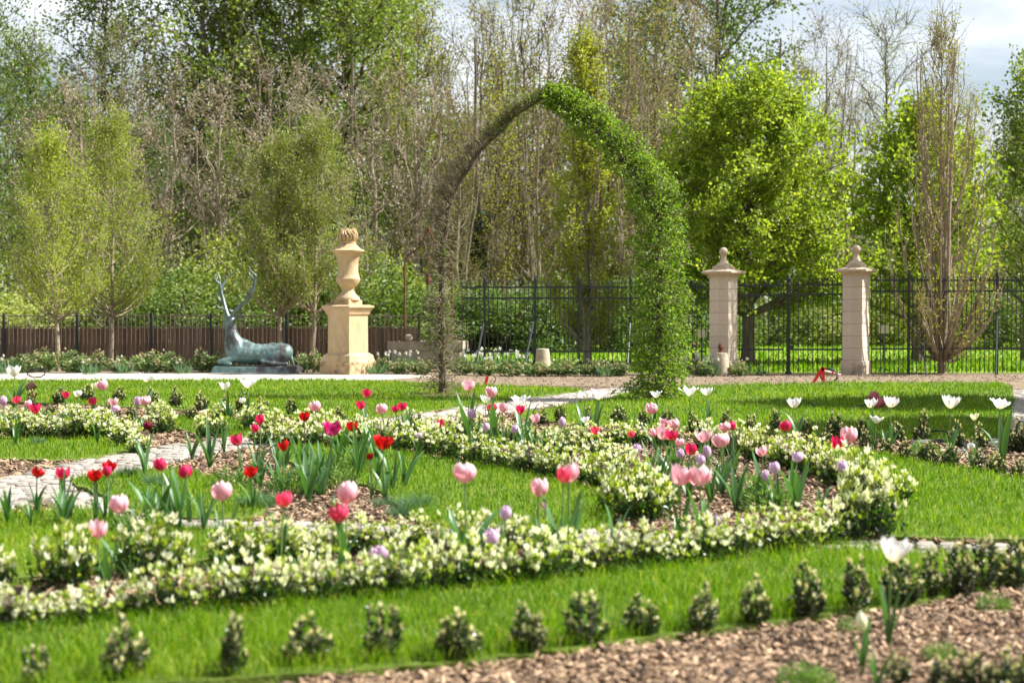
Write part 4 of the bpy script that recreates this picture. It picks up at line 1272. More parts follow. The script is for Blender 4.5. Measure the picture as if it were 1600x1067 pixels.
def bush_mesh(seed, leafmat, n=4600, w=2.0, h=2.2, leaf=.088):
    r = np.random.default_rng(seed)
    acc, wood = Acc(), Acc()
    for i in range(14):
        az = r.uniform(0, 2 * PI)
        e = np.array([math.cos(az) * w * .4, math.sin(az) * w * .4, h * r.uniform(.5, .9)])
        add_tube(wood, bez(np.array([0, 0, -.05]), e * np.array([.3, .3, .6]), e, 5), np.linspace(.03, .008, 5), 4, 0, False)
    nc = 42
    az = r.uniform(0, 2 * PI, nc)
    rad = np.sqrt(r.random(nc)) * w * .5
    zc = r.uniform(.1, 1, nc) * h * np.sqrt(np.maximum(.1, 1 - (rad / (w * .56)) ** 2))
    cc = np.stack([np.cos(az) * rad, np.sin(az) * rad, zc], 1)
    cl = r.integers(0, nc, n)
    P = cc[cl] + r.normal(0, .17, (n, 3)) * np.array([1.1, 1.1, .9])
    P[:, 2] = np.abs(P[:, 2])
    tone = r.normal(.5, .16, nc)
    add_leaves(acc, P, r.normal(0, 1, (n, 3)) + np.array([0, 0, .3]), r.uniform(.6, 1.3, n) * leaf, leaf * .6, np.clip(tone[cl] + r.normal(0, .15, n), 0, 1), r, .1)
    return acc.mesh('foliage', M[leafmat]), wood.mesh('stems', M['bark'])


BUSH = {'w': bush_mesh(601, 'lf_under'), 'd': bush_mesh(602, 'lf_dark'), 'b': bush_mesh(603, 'lf_sage'), 'p': bush_mesh(604, 'lf_pale', 4000)}
lab = {'w': 'mid green undergrowth bush at the foot of the wood', 'd': 'dark green undergrowth bush at the foot of the wood', 'b': 'sage green undergrowth bush at the foot of the wood', 'p': 'pale greyish green undergrowth bush at the foot of the wood'}
for u, d, yt, k, wk in [(-10, 40, 420, 'b', 1.0), (60, 39, 455, 'p', 1.0), (120, 41, 430, 'd', 1.1), (190, 40, 440, 'w', 1.1), (250, 41, 400, 'd', 1.2), (300, 39, 420, 'w', 1.1), (345, 42, 370, 'b', 1.2), (400, 40, 430, 'w', 1.0), (450, 42, 400, 'b', 1.3), (510, 41, 420, 'd', 1.2), (565, 40, 390, 'w', 1.3), (600, 42, 400, 'b', 1.0), (640, 41, 440, 'd', 1.1),
                        (690, 43, 430, 'w', 1.1), (740, 42, 450, 'd', 1.2), (790, 42, 440, 'd', 1.2), (840, 44, 440, 'w', 1.1), (885, 43, 425, 'd', 1.2), (945, 44, 420, 'd', 1.3), (1000, 46, 430, 'w', 1.2), (1060, 47, 440, 'd', 1.2), (1115, 48, 440, 'w', 1.2), (1200, 50, 450, 'w', 1.3), (1260, 52, 440, 'd', 1.3), (1320, 50, 460, 'p', 1.3), (1380, 52, 440, 'w', 1.3), (1440, 50, 430, 'b', 1.3), (1500, 52, 440, 'w', 1.4), (1560, 48, 440, 'd', 1.3), (1620, 46, 420, 'w', 1.2)]:
    ht = at(u, yt, d).z
    o = thing('undergrowth_bush', lab[k], 'bush', (at(u, 478, d).x, d, -.02), WR.uniform(0, 6.28), lab[k].replace(' at the foot of the wood', 's').replace('bushs', 'bushes'), (wk * 1.25, wk * 1.25, ht / 2.2))
    obj('foliage', BUSH[k][0], o)
    obj('stems', BUSH[k][1], o)

for u, d, yt, yi in [(742, 50, 60, 330), (548, 51, 90, 300), (1215, 54, 60, 400), (905, 52, 40, 380)]:
    r_ = np.random.default_rng(int(u))
    o = thing('ivy_clad_tree', 'dark straight trunk wrapped in glossy ivy in the wood', 'tree', (at(u, 478, d).x, d, 0), 0, 'ivy-clad trunks in the wood')
    acc, lf = Acc(), Acc()
    zt_, zi_ = at(u, yt, d).z, at(u, yi, d).z
    Pt = np.stack([np.cumsum(r_.normal(0, .06, 8)), np.zeros(8), np.linspace(-.1, zt_, 8)], 1)
    add_tube(acc, Pt, np.linspace(.16, .03, 8), 8)
    obj('trunk', acc.mesh('trunk', M['bark']), o)
    nl = 1500
    zz = r_.random(nl) * zi_
    a_ = r_.uniform(0, 2 * PI, nl)
    rr_ = (.16 + .12 * np.sin(zz * 2 + a_)) * r_.uniform(.7, 1.3, nl) + .05
    Pi = np.stack([np.interp(zz, Pt[:, 2], Pt[:, 0]) + np.cos(a_) * rr_, np.sin(a_) * rr_, zz], 1)
    add_leaves(lf, Pi, np.stack([np.cos(a_), np.sin(a_), np.full(nl, -.4)], 1) + r_.normal(0, .4, (nl, 3)), .13, .11, np.clip(r_.normal(.5, .25, nl), 0, 1), r_, .05)
    obj('ivy', lf.mesh('ivy', M['ivy']), o)

# the far wood reads as one mass of poles and leaves
r = np.random.default_rng(71)
accl, accw = Acc(), Acc()
n = 60000
X = r.uniform(-34, 34, n)
Y = r.uniform(74, 96, n)
right = np.clip((X / Y - .17) / .05, 0, 1)
hmax = (11.5 + 2.2 * np.sin(X * .7) + 1.6 * np.sin(X * 1.9 + 1)) * (1 - right) + (5.5 + 1.2 * np.sin(X * .9)) * right
Z = r.random(n) ** .9 * hmax
acc = accl
add_leaves(accl, np.stack([X, Y, Z], 1), r.normal(0, 1, (n, 3)), r.uniform(.2, .42, n), .22, np.clip(r.normal(.35, .2, n) + .15 * np.sin(X * 1.3 + Z * .6), 0, 1), r, .1)
for i in range(150):
    x, y = r.uniform(-32, 32), r.uniform(62, 80)
    h = r.uniform(8, 13) * (.55 if x / y > .2 else 1)
    t = np.linspace(0, 1, 6)[:, None]
    Pp = np.array([x, y, -.1]) + t * np.array([r.normal(0, .6), 0, h])
    Pp[1:] += r.normal(0, .1, (5, 3))
    add_tube(accw, Pp, np.linspace(r.uniform(.07, .16), .02, 6), 5, 0, False)
    for k in range(7):
        f = r.uniform(.35, .95)
        b = Pp[0] + (Pp[-1] - Pp[0]) * f
        e = b + np.array([r.normal(0, .8), r.normal(0, .5), r.uniform(.8, 2.2)])
        add_tube(accw, [b, (b + e) / 2 + r.normal(0, .12, 3), e], [.03, .02, .01], 3, 0, False)
fw = obj('far_wood', accl.mesh('far_wood', M['lf_wood']), kind='stuff')
tag(fw, 'distant green wood closing the park behind all trees', 'wood')
obj('poles', accw.mesh('poles', M['bark_pale']), fw, kind='stuff')

# ------------------------------------------------------------------ the living arch: two trained hornbeams


def arch_tree(pts, d0, d1, leafy, seed):
    r = np.random.default_rng(seed)
    n = len(pts)
    P = np.array([at(u, v, d0 + (d1 - d0) * i / (n - 1)) for i, (u, v) in enumerate(pts)])
    P[0, 2] = -.05
    seg = np.r_[0, np.cumsum(np.linalg.norm(np.diff(P, axis=0), axis=1))]
    s = np.linspace(0, seg[-1], 46)
    C = np.stack([np.interp(s, seg, P[:, k]) for k in range(3)], 1)
    for _ in range(3):
        C[1:-1] = C[:-2] * .25 + C[1:-1] * .5 + C[2:] * .25
    C[2:] += r.normal(0, .010, (44, 3))
    origin = C[0].copy()
    origin[2] = 0
    C -= origin
    wood, twigs, leaf = Acc(), Acc(), Acc()
    add_tube(wood, C, np.interp(s / seg[-1], [0, .05, .5, 1], [.08, .05, .038, .016]), 9)
    T = unit(np.gradient(C, axis=0))
    inward = unit(np.array([.0, 0, 0])[None] + np.array([(G(860, 624).x - origin[0]), 0, 1.6])[None] - C)
    tw_n = 620 if leafy else 680
    for k in range(tw_n):
        f = r.uniform(.012, .995)
        j = f * 45
        a = int(min(44, j))
        b = C[a] + (C[a + 1] - C[a]) * (j - a)
        fr = f
        low = fr < .52
        rad = np.interp(fr, [0, .1, .5, .75, .92, 1], [.40, .36, .36, .32, .25, .13]) if leafy else np.interp(fr, [0, .12, .5, .62, .9, 1], [.34, .27, .26, .25, .18, .08])
        d = r.normal(0, 1, 3)
        d -= T[a] * d.dot(T[a]) * .8
        if fr > .45 or not leafy:
            out = -inward[a]
            d = d * .8 + out * (1.1 if fr > .5 else .25) + np.array([0, 0, .25])
        d = d / np.linalg.norm(d)
        L = rad * r.uniform(.45, 1.15)
        e = b + d * L + np.array([0, 0, r.uniform(-.04, .06)])
        m = (b + e) / 2 + r.normal(0, .035, 3)
        add_tube(twigs, [b, m, e], [.0062, .005, .003], 3, 0, False)
        for q in range(3):
            g = r.uniform(.35, 1)
            b2 = b * (1 - g) + e * g
            e2 = b2 + (d + r.normal(0, .9, 3)) * L * (.26 if leafy else .34)
            add_tube(twigs, [b2, (b2 + e2) / 2 + r.normal(0, .008, 3), e2], [.0036, .003, .0022], 3, 0, False)
            nl = 4 if leafy else (2 if r.random() < (.55 if (fr > .78 or fr < .45) else .2) else 0)
            if leafy and fr > .93:
                nl = 5
            ff = r.uniform(.1, 1.1, (nl, 1))
            add_leaves(leaf, b2 * (1 - ff) + e2 * ff + r.normal(0, .018, (nl, 3)), r.normal(0, .7, (nl, 3)) + d * .5 + np.array([0, 0, -.1]), r.uniform(.034, .062, nl) if leafy else r.uniform(.022, .042, nl), .033 if leafy else .019, np.clip(r.normal(.5, .22, nl), 0, 1), r, .1)
    if leafy:      # sleeve of leaves around the trunk
        nl = 11000
        f = r.random(nl)
        j = f * 44.99
        ii = j.astype(int)
        base = C[ii] + (C[ii + 1] - C[ii]) * (j - ii)[:, None]
        dd = r.normal(0, 1, (nl, 3))
        dd -= T[ii] * np.sum(dd * T[ii], 1, keepdims=True)
        dd = unit(dd)
        az = np.arctan2(dd[:, 1], dd[:, 0])
        lump = 1 + .16 * np.sin(f * 46 + 2 * az) + .13 * np.sin(f * 93 + az * 3)
        rad = np.interp(f, [0, .06, .3, .6, .8, .93, 1], [.34, .39, .38, .31, .26, .21, .12]) * lump * (.22 + .78 * np.sqrt(r.random(nl)))
        outb = np.interp(f, [0, .42, .58, .9, 1], [0, .01, .09, .10, .04])[:, None] * (-inward[ii])
        P_ = base + dd * rad[:, None] + outb
        P_[:, 2] = np.maximum(P_[:, 2], .02)
        add_leaves(leaf, P_, dd * .6 + r.normal(0, .6, (nl, 3)) + np.array([0, 0, -.1]), r.uniform(.03, .055, nl), 0.03, np.clip(r.normal(.42, .27, nl), 0, 1), r, .1)
    if not leafy:  # green tuft near the apex
        nl = 500
        ii = r.integers(36, 46, nl)
        add_leaves(leaf, C[ii] + r.normal(0, .085, (nl, 3)) + np.array([0, 0, .06]), r.normal(0, 1, (nl, 3)), r.uniform(.025, .045, nl), .024, np.clip(r.normal(.5, .22, nl), 0, 1), r, .1)
    return origin, wood.mesh('trunk', M['bark_arch'], True), twigs.mesh('twigs', M['twig']), leaf.mesh('leaves', M['lf_arch'])


dl, dr = dist(620), dist(628)
for pts, d0, d1, lf, seed, lab in [
        ([(692, 622), (689, 560), (690, 500), (690, 440), (693, 380), (698, 328), (716, 288), (738, 250), (770, 215), (802, 185), (836, 160), (852, 150)], dl, (dl + dr) / 2, False, 81, 'bare twiggy half of the living arch, trunk bent to the top'),
        ([(1030, 630), (1030, 570), (1030, 500), (1031, 440), (1030, 380), (1022, 330), (1003, 292), (976, 255), (946, 222), (912, 190), (880, 166), (850, 151)], dr, (dl + dr) / 2, True, 82, 'leafy green half of the living arch, trunk bent to the top')]:
    og, mw, mt, ml = arch_tree(pts, d0, d1, lf, seed)
    o = thing('arch_tree', lab, 'tree', og)
    obj('trunk', mw, o)
    obj('twigs', mt, o)
    obj('leaves', ml, o)

# bark ring around the bare trunk
P = [(G(692, 621).x + math.cos(a) * .55, G(692, 621).y + math.sin(a) * .55) for a in np.linspace(0, 2 * PI, 20, endpoint=False)]
obj('mulch_ring', sheet(np.array(P), 0, LAWN_Z + .012).mesh('mulch_ring', M['soil']), kind='structure')

# ------------------------------------------------------------------ fences, gate and pillars
# board fence with pickets, left
DW = 33.0
sw = FPX / DW
root = thing('board_fence', 'brown wooden board fence with grey pickets above, behind stag and urn', 'fence', (0, DW, 0))
bw = 8.2 / sw
acc = Acc()
add_box(acc, 0, 0, 0, bw * .93, .022, 1)
bmesh_board = acc.mesh('board', M['board'])
acc = Acc()
add_box(acc, 0, 0, 0, .014, .014, 1)
bmesh_pick = acc.mesh('picket', M['picket'])
x0, x1 = at(-40, 500, DW).x, at(662, 500, DW).x
zt = at(0, 512, DW).z
zp = at(0, 491, DW).z
nb = int((x1 - x0) / bw)
br = random.Random(4)
for i in range(nb):
    x = x0 + (i + .5) * bw
    obj('board', bmesh_board, root, (x, br.uniform(-.004, .004), zt / 2 - .01), (0, br.uniform(-.006, .006), 0), (1, 1, zt + br.uniform(-.012, .012)))
for i in range(int((x1 - x0) / .09)):
    x = x0 + i * .09
    obj('picket', bmesh_pick, root, (x, -.045, zp / 2), None, (1, 1, zp + br.uniform(-.01, .012)))
for z in (zp - .035, zt + .02):
    acc = Acc()
    add_box(acc, (x0 + x1) / 2, -.06, z, x1 - x0, .02, .022)
    obj('rail', acc.mesh('rail', M['picket']), root)
for u in (8, 122, 238, 331, 448, 560, 655):
    acc = Acc()
    add_box(acc, at(u, 500, DW).x, -.09, (zp + .02) / 2 - .01, .042, .042, zp + .05)
    obj('post', acc.mesh('post', M['iron_green']), root)


def railing(name, label, u0, u1, d, ytop, rails, ybot, step, posts, braces=(), mat='iron', spear=True, root=None, cat='fence'):
    s = FPX / d
    if root is None:
        root = thing(name, label, cat, (at((u0 + u1) / 2, 478, d).x, d, 0))
    ox = root.location.x
    zb = .03
    ztp = at(0, ytop, d).z
    acc = Acc()
    add_tube(acc, [(0, 0, zb), (0, 0, ztp - .07)], .0085, 6)
    add_lathe(acc, [(.0085, ztp - .07), (.016, ztp - .045), (.001, ztp)], 6)
    bar = acc.mesh('bar', M[mat])
    xa, xb = at(u0, 478, d).x - ox, at(u1, 478, d).x - ox
    n = max(2, int(round((xb - xa) * s / step)))
    for i in range(n + 1):
        obj('bar', bar, root, (xa + (xb - xa) * i / n, 0, 0))
    for y in rails:
        acc = Acc()
        add_box(acc, (xa + xb) / 2, 0, at(0, y, d).z, xb - xa + .02, .016, .034)
        obj('rail', acc.mesh('rail', M[mat]), root)
    for u in posts:
        acc = Acc()
        x = at(u, 478, d).x - ox
        add_box(acc, x, 0.002, ztp / 2 - .01, .045, .045, ztp + .02)
        add_lathe(acc, [(.02, ztp), (.03, ztp + .03), (.001, ztp + .12)], 6, (x, 0, 0))
        obj('post', acc.mesh('post', M[mat]), root)
    for (ua, ya, ub, yb) in braces:
        pa, pb = at(ua, ya, d), at(ub, yb, d - .8)
        acc = Acc()
        add_tube(acc, [(pa.x - ox, 0, pa.z), (at(ub, yb, d).x - ox, -.75, .0)], .018, 6)
        obj('brace', acc.mesh('brace', M[mat]), root)
    return root


DF = 29.3
railing('iron_railing', 'black iron railing left of the gate, behind the arch', 722, 1103, 30.2, 438, (449, 466, 549), 576, 6.9, (757, 836, 905, 985, 1060), [(757, 497, 742, 560), (835, 495, 816, 560), (985, 497, 975, 560)])
railing('iron_railing', 'black iron railing running right from the gate pillar', 1362, 1680, DF - .1, 430, (438, 455, 545), 585, 7.1, (1420, 1558, 1640), [(1558, 485, 1536, 585), (1440, 520, 1431, 585)])
# gate: two leaves and a centre post
groot = thing('iron_gate', 'black iron double gate with thick spear-topped centre post between stone pillars', 'gate', (at(1232, 478, DF).x, DF, 0))
railing('', '', 1148, 1224, DF, 436, (446, 461, 546), 585, 7.4, (), root=groot)
railing('', '', 1240, 1316, DF, 434, (445, 460, 546), 585, 7.4, (), root=groot)
acc = Acc()
zc = at(0, 428, DF).z
add_lathe(acc, [(.06, -.02), (.06, .04), (.038, .07), (.036, .62), (.05, .64), (.036, .67), (.036, zc - .42), (.058, zc - .38), (.04, zc - .33), (.036, zc - .22), (.05, zc - .2), (.034, zc - .16), (.048, zc - .1), (.002, zc)], 10)
obj('centre_post', acc.mesh('centre_post', M['iron']), groot)
for u in (1146, 1319):
    acc = Acc()
    x = at(u, 478, DF).x - groot.location.x
    add_tube(acc, [(x, -.02, .02), (x, -.02, at(0, 440, DF).z)], .017, 8)
    for y in (455, 546):
        add_tube(acc, [(x - .03, -.02, at(0, y, DF).z), (x + .05, -.01, at(0, y, DF).z)], .02, 6)
    obj('hinge_post', acc.mesh('hinge_post', M['iron']), groot)
acc = Acc()
add_box(acc, .02, -.045, at(0, 546, DF).z + .03, .11, .03, .09)
obj('lock_box', acc.mesh('lock_box', M['iron']), groot)


def pillar(u, v, ytop, label):
    d = dist(v)
    s = FPX / d
    root = thing('gate_pillar', label, 'pillar', G(u, v + 1.5), math.radians(-33))
    k = (v - ytop) / 200.0 * 200 / s      # full height in metres
    half = .187
    zcap = k * .765
    acc = Acc()
    square_profile(acc, [(half - .008, -.03), (half - .008, zcap)])
    obj('core', acc.mesh('core', M['stone_cap']), root)
    acc = Acc()
    square_profile(acc, [(half + .022, -.04), (half + .022, .25), (half + .006, .262)])
    obj('plinth', acc.mesh('plinth', M['stone_plinth']), root)
    nb_ = 7
    bh = (zcap - .262) / nb_
    acc = Acc()
    square_profile(acc, [(half - .006, .006), (half, .013), (half, bh - .007), (half - .006, bh - .001)])
    blk = acc.mesh('stone_block', M['stone_block'])
    for i in range(nb_):
        obj('stone_block', blk, root, (0, 0, .262 + i * bh))
    acc = Acc()
    square_profile(acc, [(half + .004, zcap - .006), (half + .018, zcap + .03), (half + .085, zcap + .07), (half + .115, zcap + .075), (half + .115, zcap + .105), (half + .02, zcap + .135), (half * .82, zcap + .145), (half * .82, zcap + .19), (half * .5, zcap + .215)])
    cap = obj('cap', acc.mesh('cap', M['stone_cap']), root)
    z = zcap + .21
    top = k
    rb = .082
    acc = Acc()
    prof = [(half * .80, z - .01), (half * .70, z + .02), (half * .42, z + .06), (half * .28, top - 2 * rb - .05), (.046, top - 2 * rb - .004), (.048, top - 2 * rb + .012)]
    for i in range(1, 10):
        a = -PI / 2 + .5 + (PI - .5) * i / 9
        prof.append((rb * math.cos(a), top - rb + rb * math.sin(a)))
    add_lathe(acc, prof, 20)
    obj('ball_finial', acc.mesh('ball_finial', M['stone_cap'], True), cap)
    return root


pillar(1130, 584, 388, 'pale stone gate pillar with ball finial and a stone stump at its foot')
pillar(1337, 584, 384, 'pale stone gate pillar with ball finial beside the bare columnar tree')

# ------------------------------------------------------------------ stone pedestal and urn
PD = G(544, 584.5)
s = FPX / PD.y
zc = lambda y: (584.5 - y) / s
root = thing('stone_pedestal', 'square sandstone pedestal carrying the urn beside the stag statue', 'pedestal', PD, math.radians(-36))
wd = lambda px: px / s / 2 / 1.39
acc = Acc()
square_profile(acc, [(wd(86), -.03), (wd(86), zc(566)), (wd(84), zc(564))])
obj('plinth', acc.mesh('plinth', M['stone_dirty']), root)
acc = Acc()
square_profile(acc, [(wd(83), zc(564)), (wd(80), zc(561)), (wd(77), zc(555)), (wd(68), zc(552.5)), (wd(62), zc(551))])
obj('base_moulding', acc.mesh('base_moulding', M['stone_warm']), root)
acc = Acc()
square_profile(acc, [(wd(61.5), zc(551.5)), (wd(60.5), zc(493))])
obj('shaft', acc.mesh('shaft', M['stone_warm']), root)
acc = Acc()
square_profile(acc, [(wd(60), zc(494)), (wd(66), zc(491)), (wd(68), zc(488)), (wd(74), zc(484)), (wd(79), zc(481)), (wd(81), zc(480.5)), (wd(81), zc(478)), (wd(66), zc(476.5))])
obj('cornice', acc.mesh('cornice', M['stone_warm']), root)
ZU = zc(477.2)
root = thing('stone_urn', 'sandstone urn with carved flame finial standing on the pedestal', 'urn', PD + Vector((0, 0, ZU)), math.radians(-36))
z2 = lambda y: zc(y) - ZU
hw = lambda px: px / s / 2
acc = Acc()
square_profile(acc, [(hw(40) / 1.3, 0), (hw(40) / 1.3, z2(470)), (hw(38) / 1.3, z2(468.5))])
obj('base', acc.mesh('base', M['stone_warm']), root)
acc = Acc()
add_lathe(acc, [(hw(37), z2(469)), (hw(37), z2(466)), (hw(34), z2(464)), (hw(24), z2(459)), (hw(18.5), z2(454)), (hw(20), z2(450)), (hw(27), z2(447)), (hw(35), z2(441)), (hw(38), z2(437)), (hw(38.5), z2(435.5)), (hw(36), z2(434)), (hw(33), z2(428)), (hw(31.5), z2(420)), (hw(32), z2(410)), (hw(36), z2(401)), (hw(45), z2(395)), (hw(51), z2(393.5)), (hw(52), z2(391.5)), (hw(48), z2(390))], 40)
obj('bowl', acc.mesh('bowl', M['stone_warm'], True), root)
acc = Acc()
add_lathe(acc, [(hw(44), z2(390.5)), (hw(40), z2(389)), (hw(30), z2(384)), (hw(24.5), z2(381.5)), (hw(26), z2(380)), (hw(26), z2(378.5)), (hw(22), z2(377.5))], 32)
lid = obj('lid', acc.mesh('lid', M['stone_dirty'], True), root)
acc = Acc()
fr = random.Random(3)
add_lathe(acc, [(hw(20), z2(378)), (hw(26), z2(372)), (hw(25), z2(364)), (hw(16), z2(359)), (.005, z2(358))], 18)
for i in range(18):
    a = i * 2 * PI / 18
    h = fr.uniform(355, 362)
    ph = fr.uniform(-.25, .25)
    pts = []
    for t in np.linspace(0, 1, 7):
        rr = np.interp(t, [0, .3, .65, 1], [hw(22), hw(29), hw(28), hw(18)])
        aa = a + ph * math.sin(t * 5)
        pts.append((rr * math.cos(aa), rr * math.sin(aa), z2(378) + (z2(h) - z2(378)) * t))
    add_tube(acc, pts, [.016, .022, .023, .022, .019, .014, .004], 6)
obj('flame', acc.mesh('flame', M['stone_dirty'], True), lid)

# ------------------------------------------------------------------ stag statue


def blob_mesh(parts, voxel, name, mat, smooth=2):
    """fused capsules and ellipsoids: one continuous skin"""
    bm = bmesh.new()
    for p in parts:
        if p[0] == 'e':
            _, c, rad, rot = p
            mt = Matrix.Translation(c) @ Matrix.Rotation(rot, 4, 'Y') @ Matrix.Diagonal((*rad, 1))
            bmesh.ops.create_icosphere(bm, subdivisions=3, radius=1, matrix=mt)
        else:
            _, pts, rads = p
            for i in range(len(pts) - 1):
                a, b = Vector(pts[i]), Vector(pts[i + 1])
                nst = max(2, int((b - a).length / (min(rads[i], rads[i + 1]) * .45)))
                for k in range(nst + 1):
                    t = k / nst
                    bmesh.ops.create_icosphere(bm, subdivisions=2, radius=rads[i] * (1 - t) + rads[i + 1] * t, matrix=Matrix.Translation(a.lerp(b, t)))
    me = bpy.data.meshes.new(name + '_raw')
    bm.to_mesh(me)
    bm.free()
    o = bpy.data.objects.new(name + '_raw', me)
    COL.objects.link(o)
    md = o.modifiers.new('r', 'REMESH')
    md.mode = 'VOXEL'
    md.voxel_size = voxel
    ms = o.modifiers.new('s', 'SMOOTH')
    ms.iterations = smooth
    ms.factor = .5
    dg = bpy.context.evaluated_depsgraph_get()
    res = bpy.data.meshes.new_from_object(o.evaluated_get(dg))
    bpy.data.objects.remove(o)
    res.name = name
    res.materials.clear()
    res.materials.append(mat)
    for pl in res.polygons:
        pl.use_smooth = True
    return res


SD = G(405, 582.5)
k = (FPX / SD.y) * 5.925
zx = lambda x, y, dy=0.0: ((x - 505) / k, dy, (1025 - y) / k)
root = thing('stag_statue', 'green weathered bronze statue of a lying stag with tall antlers', 'statue', SD, 0)
acc = Acc()
rr = np.random.default_rng(2)
lo = [(-.86, -.36), (-.3, -.40), (.45, -.40), (.80, -.30), (.86, .1), (.7, .36), (-.6, .36), (-.86, .2)]
sb = bmesh.new()
vb = [sb.verts.new((x, y, -.02)) for x, y in lo]
vt = [sb.verts.new((x * .94 + rr.normal(0, .012), y * .9, .135 + rr.normal(0, .008))) for x, y in lo]
sb.faces.new(vb[::-1])
sb.faces.new(vt)
for i in range(8):
    j = (i + 1) % 8
    sb.faces.new((vb[i], vb[j], vt[j], vt[i]))
bmesh.ops.bevel(sb, geom=sb.edges[:], offset=.018, segments=2, affect='EDGES')
me = bpy.data.meshes.new('rock_base')
sb.to_mesh(me)
sb.free()
me.materials.append(M['bronze'])
obj('rock_base', me, root)
body = [
    ('c', [zx(330, 842), zx(430, 850), zx(560, 852), zx(700, 848)], [.205, .205, .20, .215]),
    ('e', Vector(zx(735, 850)), (.16, .20, .20), .5),
    ('e', Vector(zx(640, 775, .06)), (.12, .10, .06), .2),
    ('e', Vector(zx(310, 800)), (.15, .17, .24), -.12),
    ('e', Vector(zx(262, 860)), (.12, .15, .15), 0),
    ('c', [zx(300, 790), zx(268, 720), zx(248, 640), zx(240, 560)], [.18, .145, .112, .094]),
    ('c', [zx(318, 735), zx(370, 765), zx(430, 800)], [.09, .11, .125]),
    ('c', [zx(242, 545), zx(220, 558, .05), zx(190, 586, .11), zx(172, 610, .15)], [.104, .095, .066, .05]),     # head turned away
    ('c', [zx(226, 520, .0), zx(200, 512, .06)], [.055, .04]),
    ('e', Vector(zx(660, 880, -.15)), (.25, .085, .13), -.3),
    ('c', [zx(545, 918, -.19), zx(660, 942, -.25), zx(775, 938, -.24)], [.052, .042, .036]),
    ('c', [zx(300, 880, -.12), zx(190, 912, -.17), zx(150, 922, -.16)], [.08, .056, .05]),
    ('c', [zx(150, 918, -.16), zx(255, 940, -.20)], [.046, .036]),
    ('c', [zx(290, 890, .12), zx(170, 920, .14), zx(140, 930, .12)], [.07, .05, .045]),
    ('c', [zx(775, 820), zx(812, 900, -.05), zx(832, 972, -.08)], [.05, .035, .02]),
    ('c', [zx(222, 640, .03), zx(222, 760, .02), zx(236, 860, 0)], [.075, .09, .10]),
]
obj('body', blob_mesh(body, .017, 'body', M['bronze'], 3), root)
for pts, rads in [([zx(295, 520, -.03), zx(330, 505, -.07), zx(378, 484, -.10)], [.02, .042, .006]), ([zx(212, 515, .05), zx(190, 505, .10), zx(168, 482, .16)], [.02, .040, .006])]:
    obj('ear', blob_mesh([('c', pts, rads)], .009, 'ear', M['bronze'], 2), root)


def antler(lines):
    acc = Acc()
    for pts, r0, r1 in lines:
        P = np.array(pts, float)
        n = 14
        seg = np.r_[0, np.cumsum(np.linalg.norm(np.diff(P, axis=0), axis=1))]
        t = np.linspace(0, seg[-1], n)
        C = np.stack([np.interp(t, seg, P[:, i]) for i in range(3)], 1)
        for _ in range(3):
            C[1:-1] = C[:-2] * .25 + C[1:-1] * .5 + C[2:] * .25
        add_tube(acc, C, np.linspace(r0, r1, n) * 1.15 + .004, 8)
    return acc.mesh('antler', M['bronze_dark'], True)


obj('antler', antler([
    ([zx(262, 500, -.02), zx(280, 450, -.05), zx(390, 370, -.12), zx(460, 275, -.15), zx(480, 180, -.15), zx(484, 150, -.15)], .034, .022),
    ([zx(482, 170, -.15), zx(440, 135, -.12), zx(420, 100, -.10)], .018, .007), ([zx(484, 150, -.15), zx(500, 135, -.17), zx(440, 80, -.2), zx(432, 45, -.2)], .018, .006),
    ([zx(400, 350, -.12), zx(412, 310, -.16), zx(410, 262, -.18)], .018, .006), ([zx(290, 450, -.05), zx(255, 455, -.12), zx(240, 438, -.15)], .018, .006)]), root)
obj('antler', antler([
    ([zx(220, 510, .05), zx(195, 460, .08), zx(165, 360, .14), zx(140, 270, .17), zx(125, 195, .18)], .032, .02),
    ([zx(130, 205, .18), zx(92, 170, .16), zx(75, 130, .15)], .018, .006), ([zx(125, 195, .18), zx(126, 150, .2), zx(106, 100, .22)], .018, .006),
    ([zx(140, 250, .17), zx(165, 180, .25), zx(205, 122, .3), zx(270, 78, .34)], .018, .006),
    ([zx(165, 372, .14), zx(118, 345, .12), zx(102, 285, .10)], .018, .006), ([zx(185, 440, .09), zx(125, 420, .05), zx(108, 395, .03)], .018, .006)]), root)

# ------------------------------------------------------------------ well with rusty frame
WDD = dist(573)
s = FPX / WDD
WX = at(668, 573, WDD).x
root = thing('stone_well', 'grey stone well head with rusty iron frame, half hidden by the bare arch', 'well', (WX, WDD + .3, 0), math.radians(-8))
z3 = lambda y: (573 - y) / s
acc = Acc()
for sx_ in (-1, 1):
    add_box(acc, 0, sx_ * .38, z3(545) / 2 - .02, 104 / s, .14, z3(545) + .04)
    add_box(acc, sx_ * 48 / s, 0, z3(545) / 2 - .02, .12, .62, z3(545) + .04)
obj('wall', acc.mesh('wall', M['stone_grey']), root)
acc = Acc()
for sx_ in (-1, 1):
    add_box(acc, 0, sx_ * .38, z3(540), 116 / s, .2, z3(533) - z3(546))
    add_box(acc, sx_ * 50 / s, 0, z3(540) + .003, .18, .56, z3(533) - z3(546))
obj('coping', acc.mesh('coping', M['stone_grey']), root)
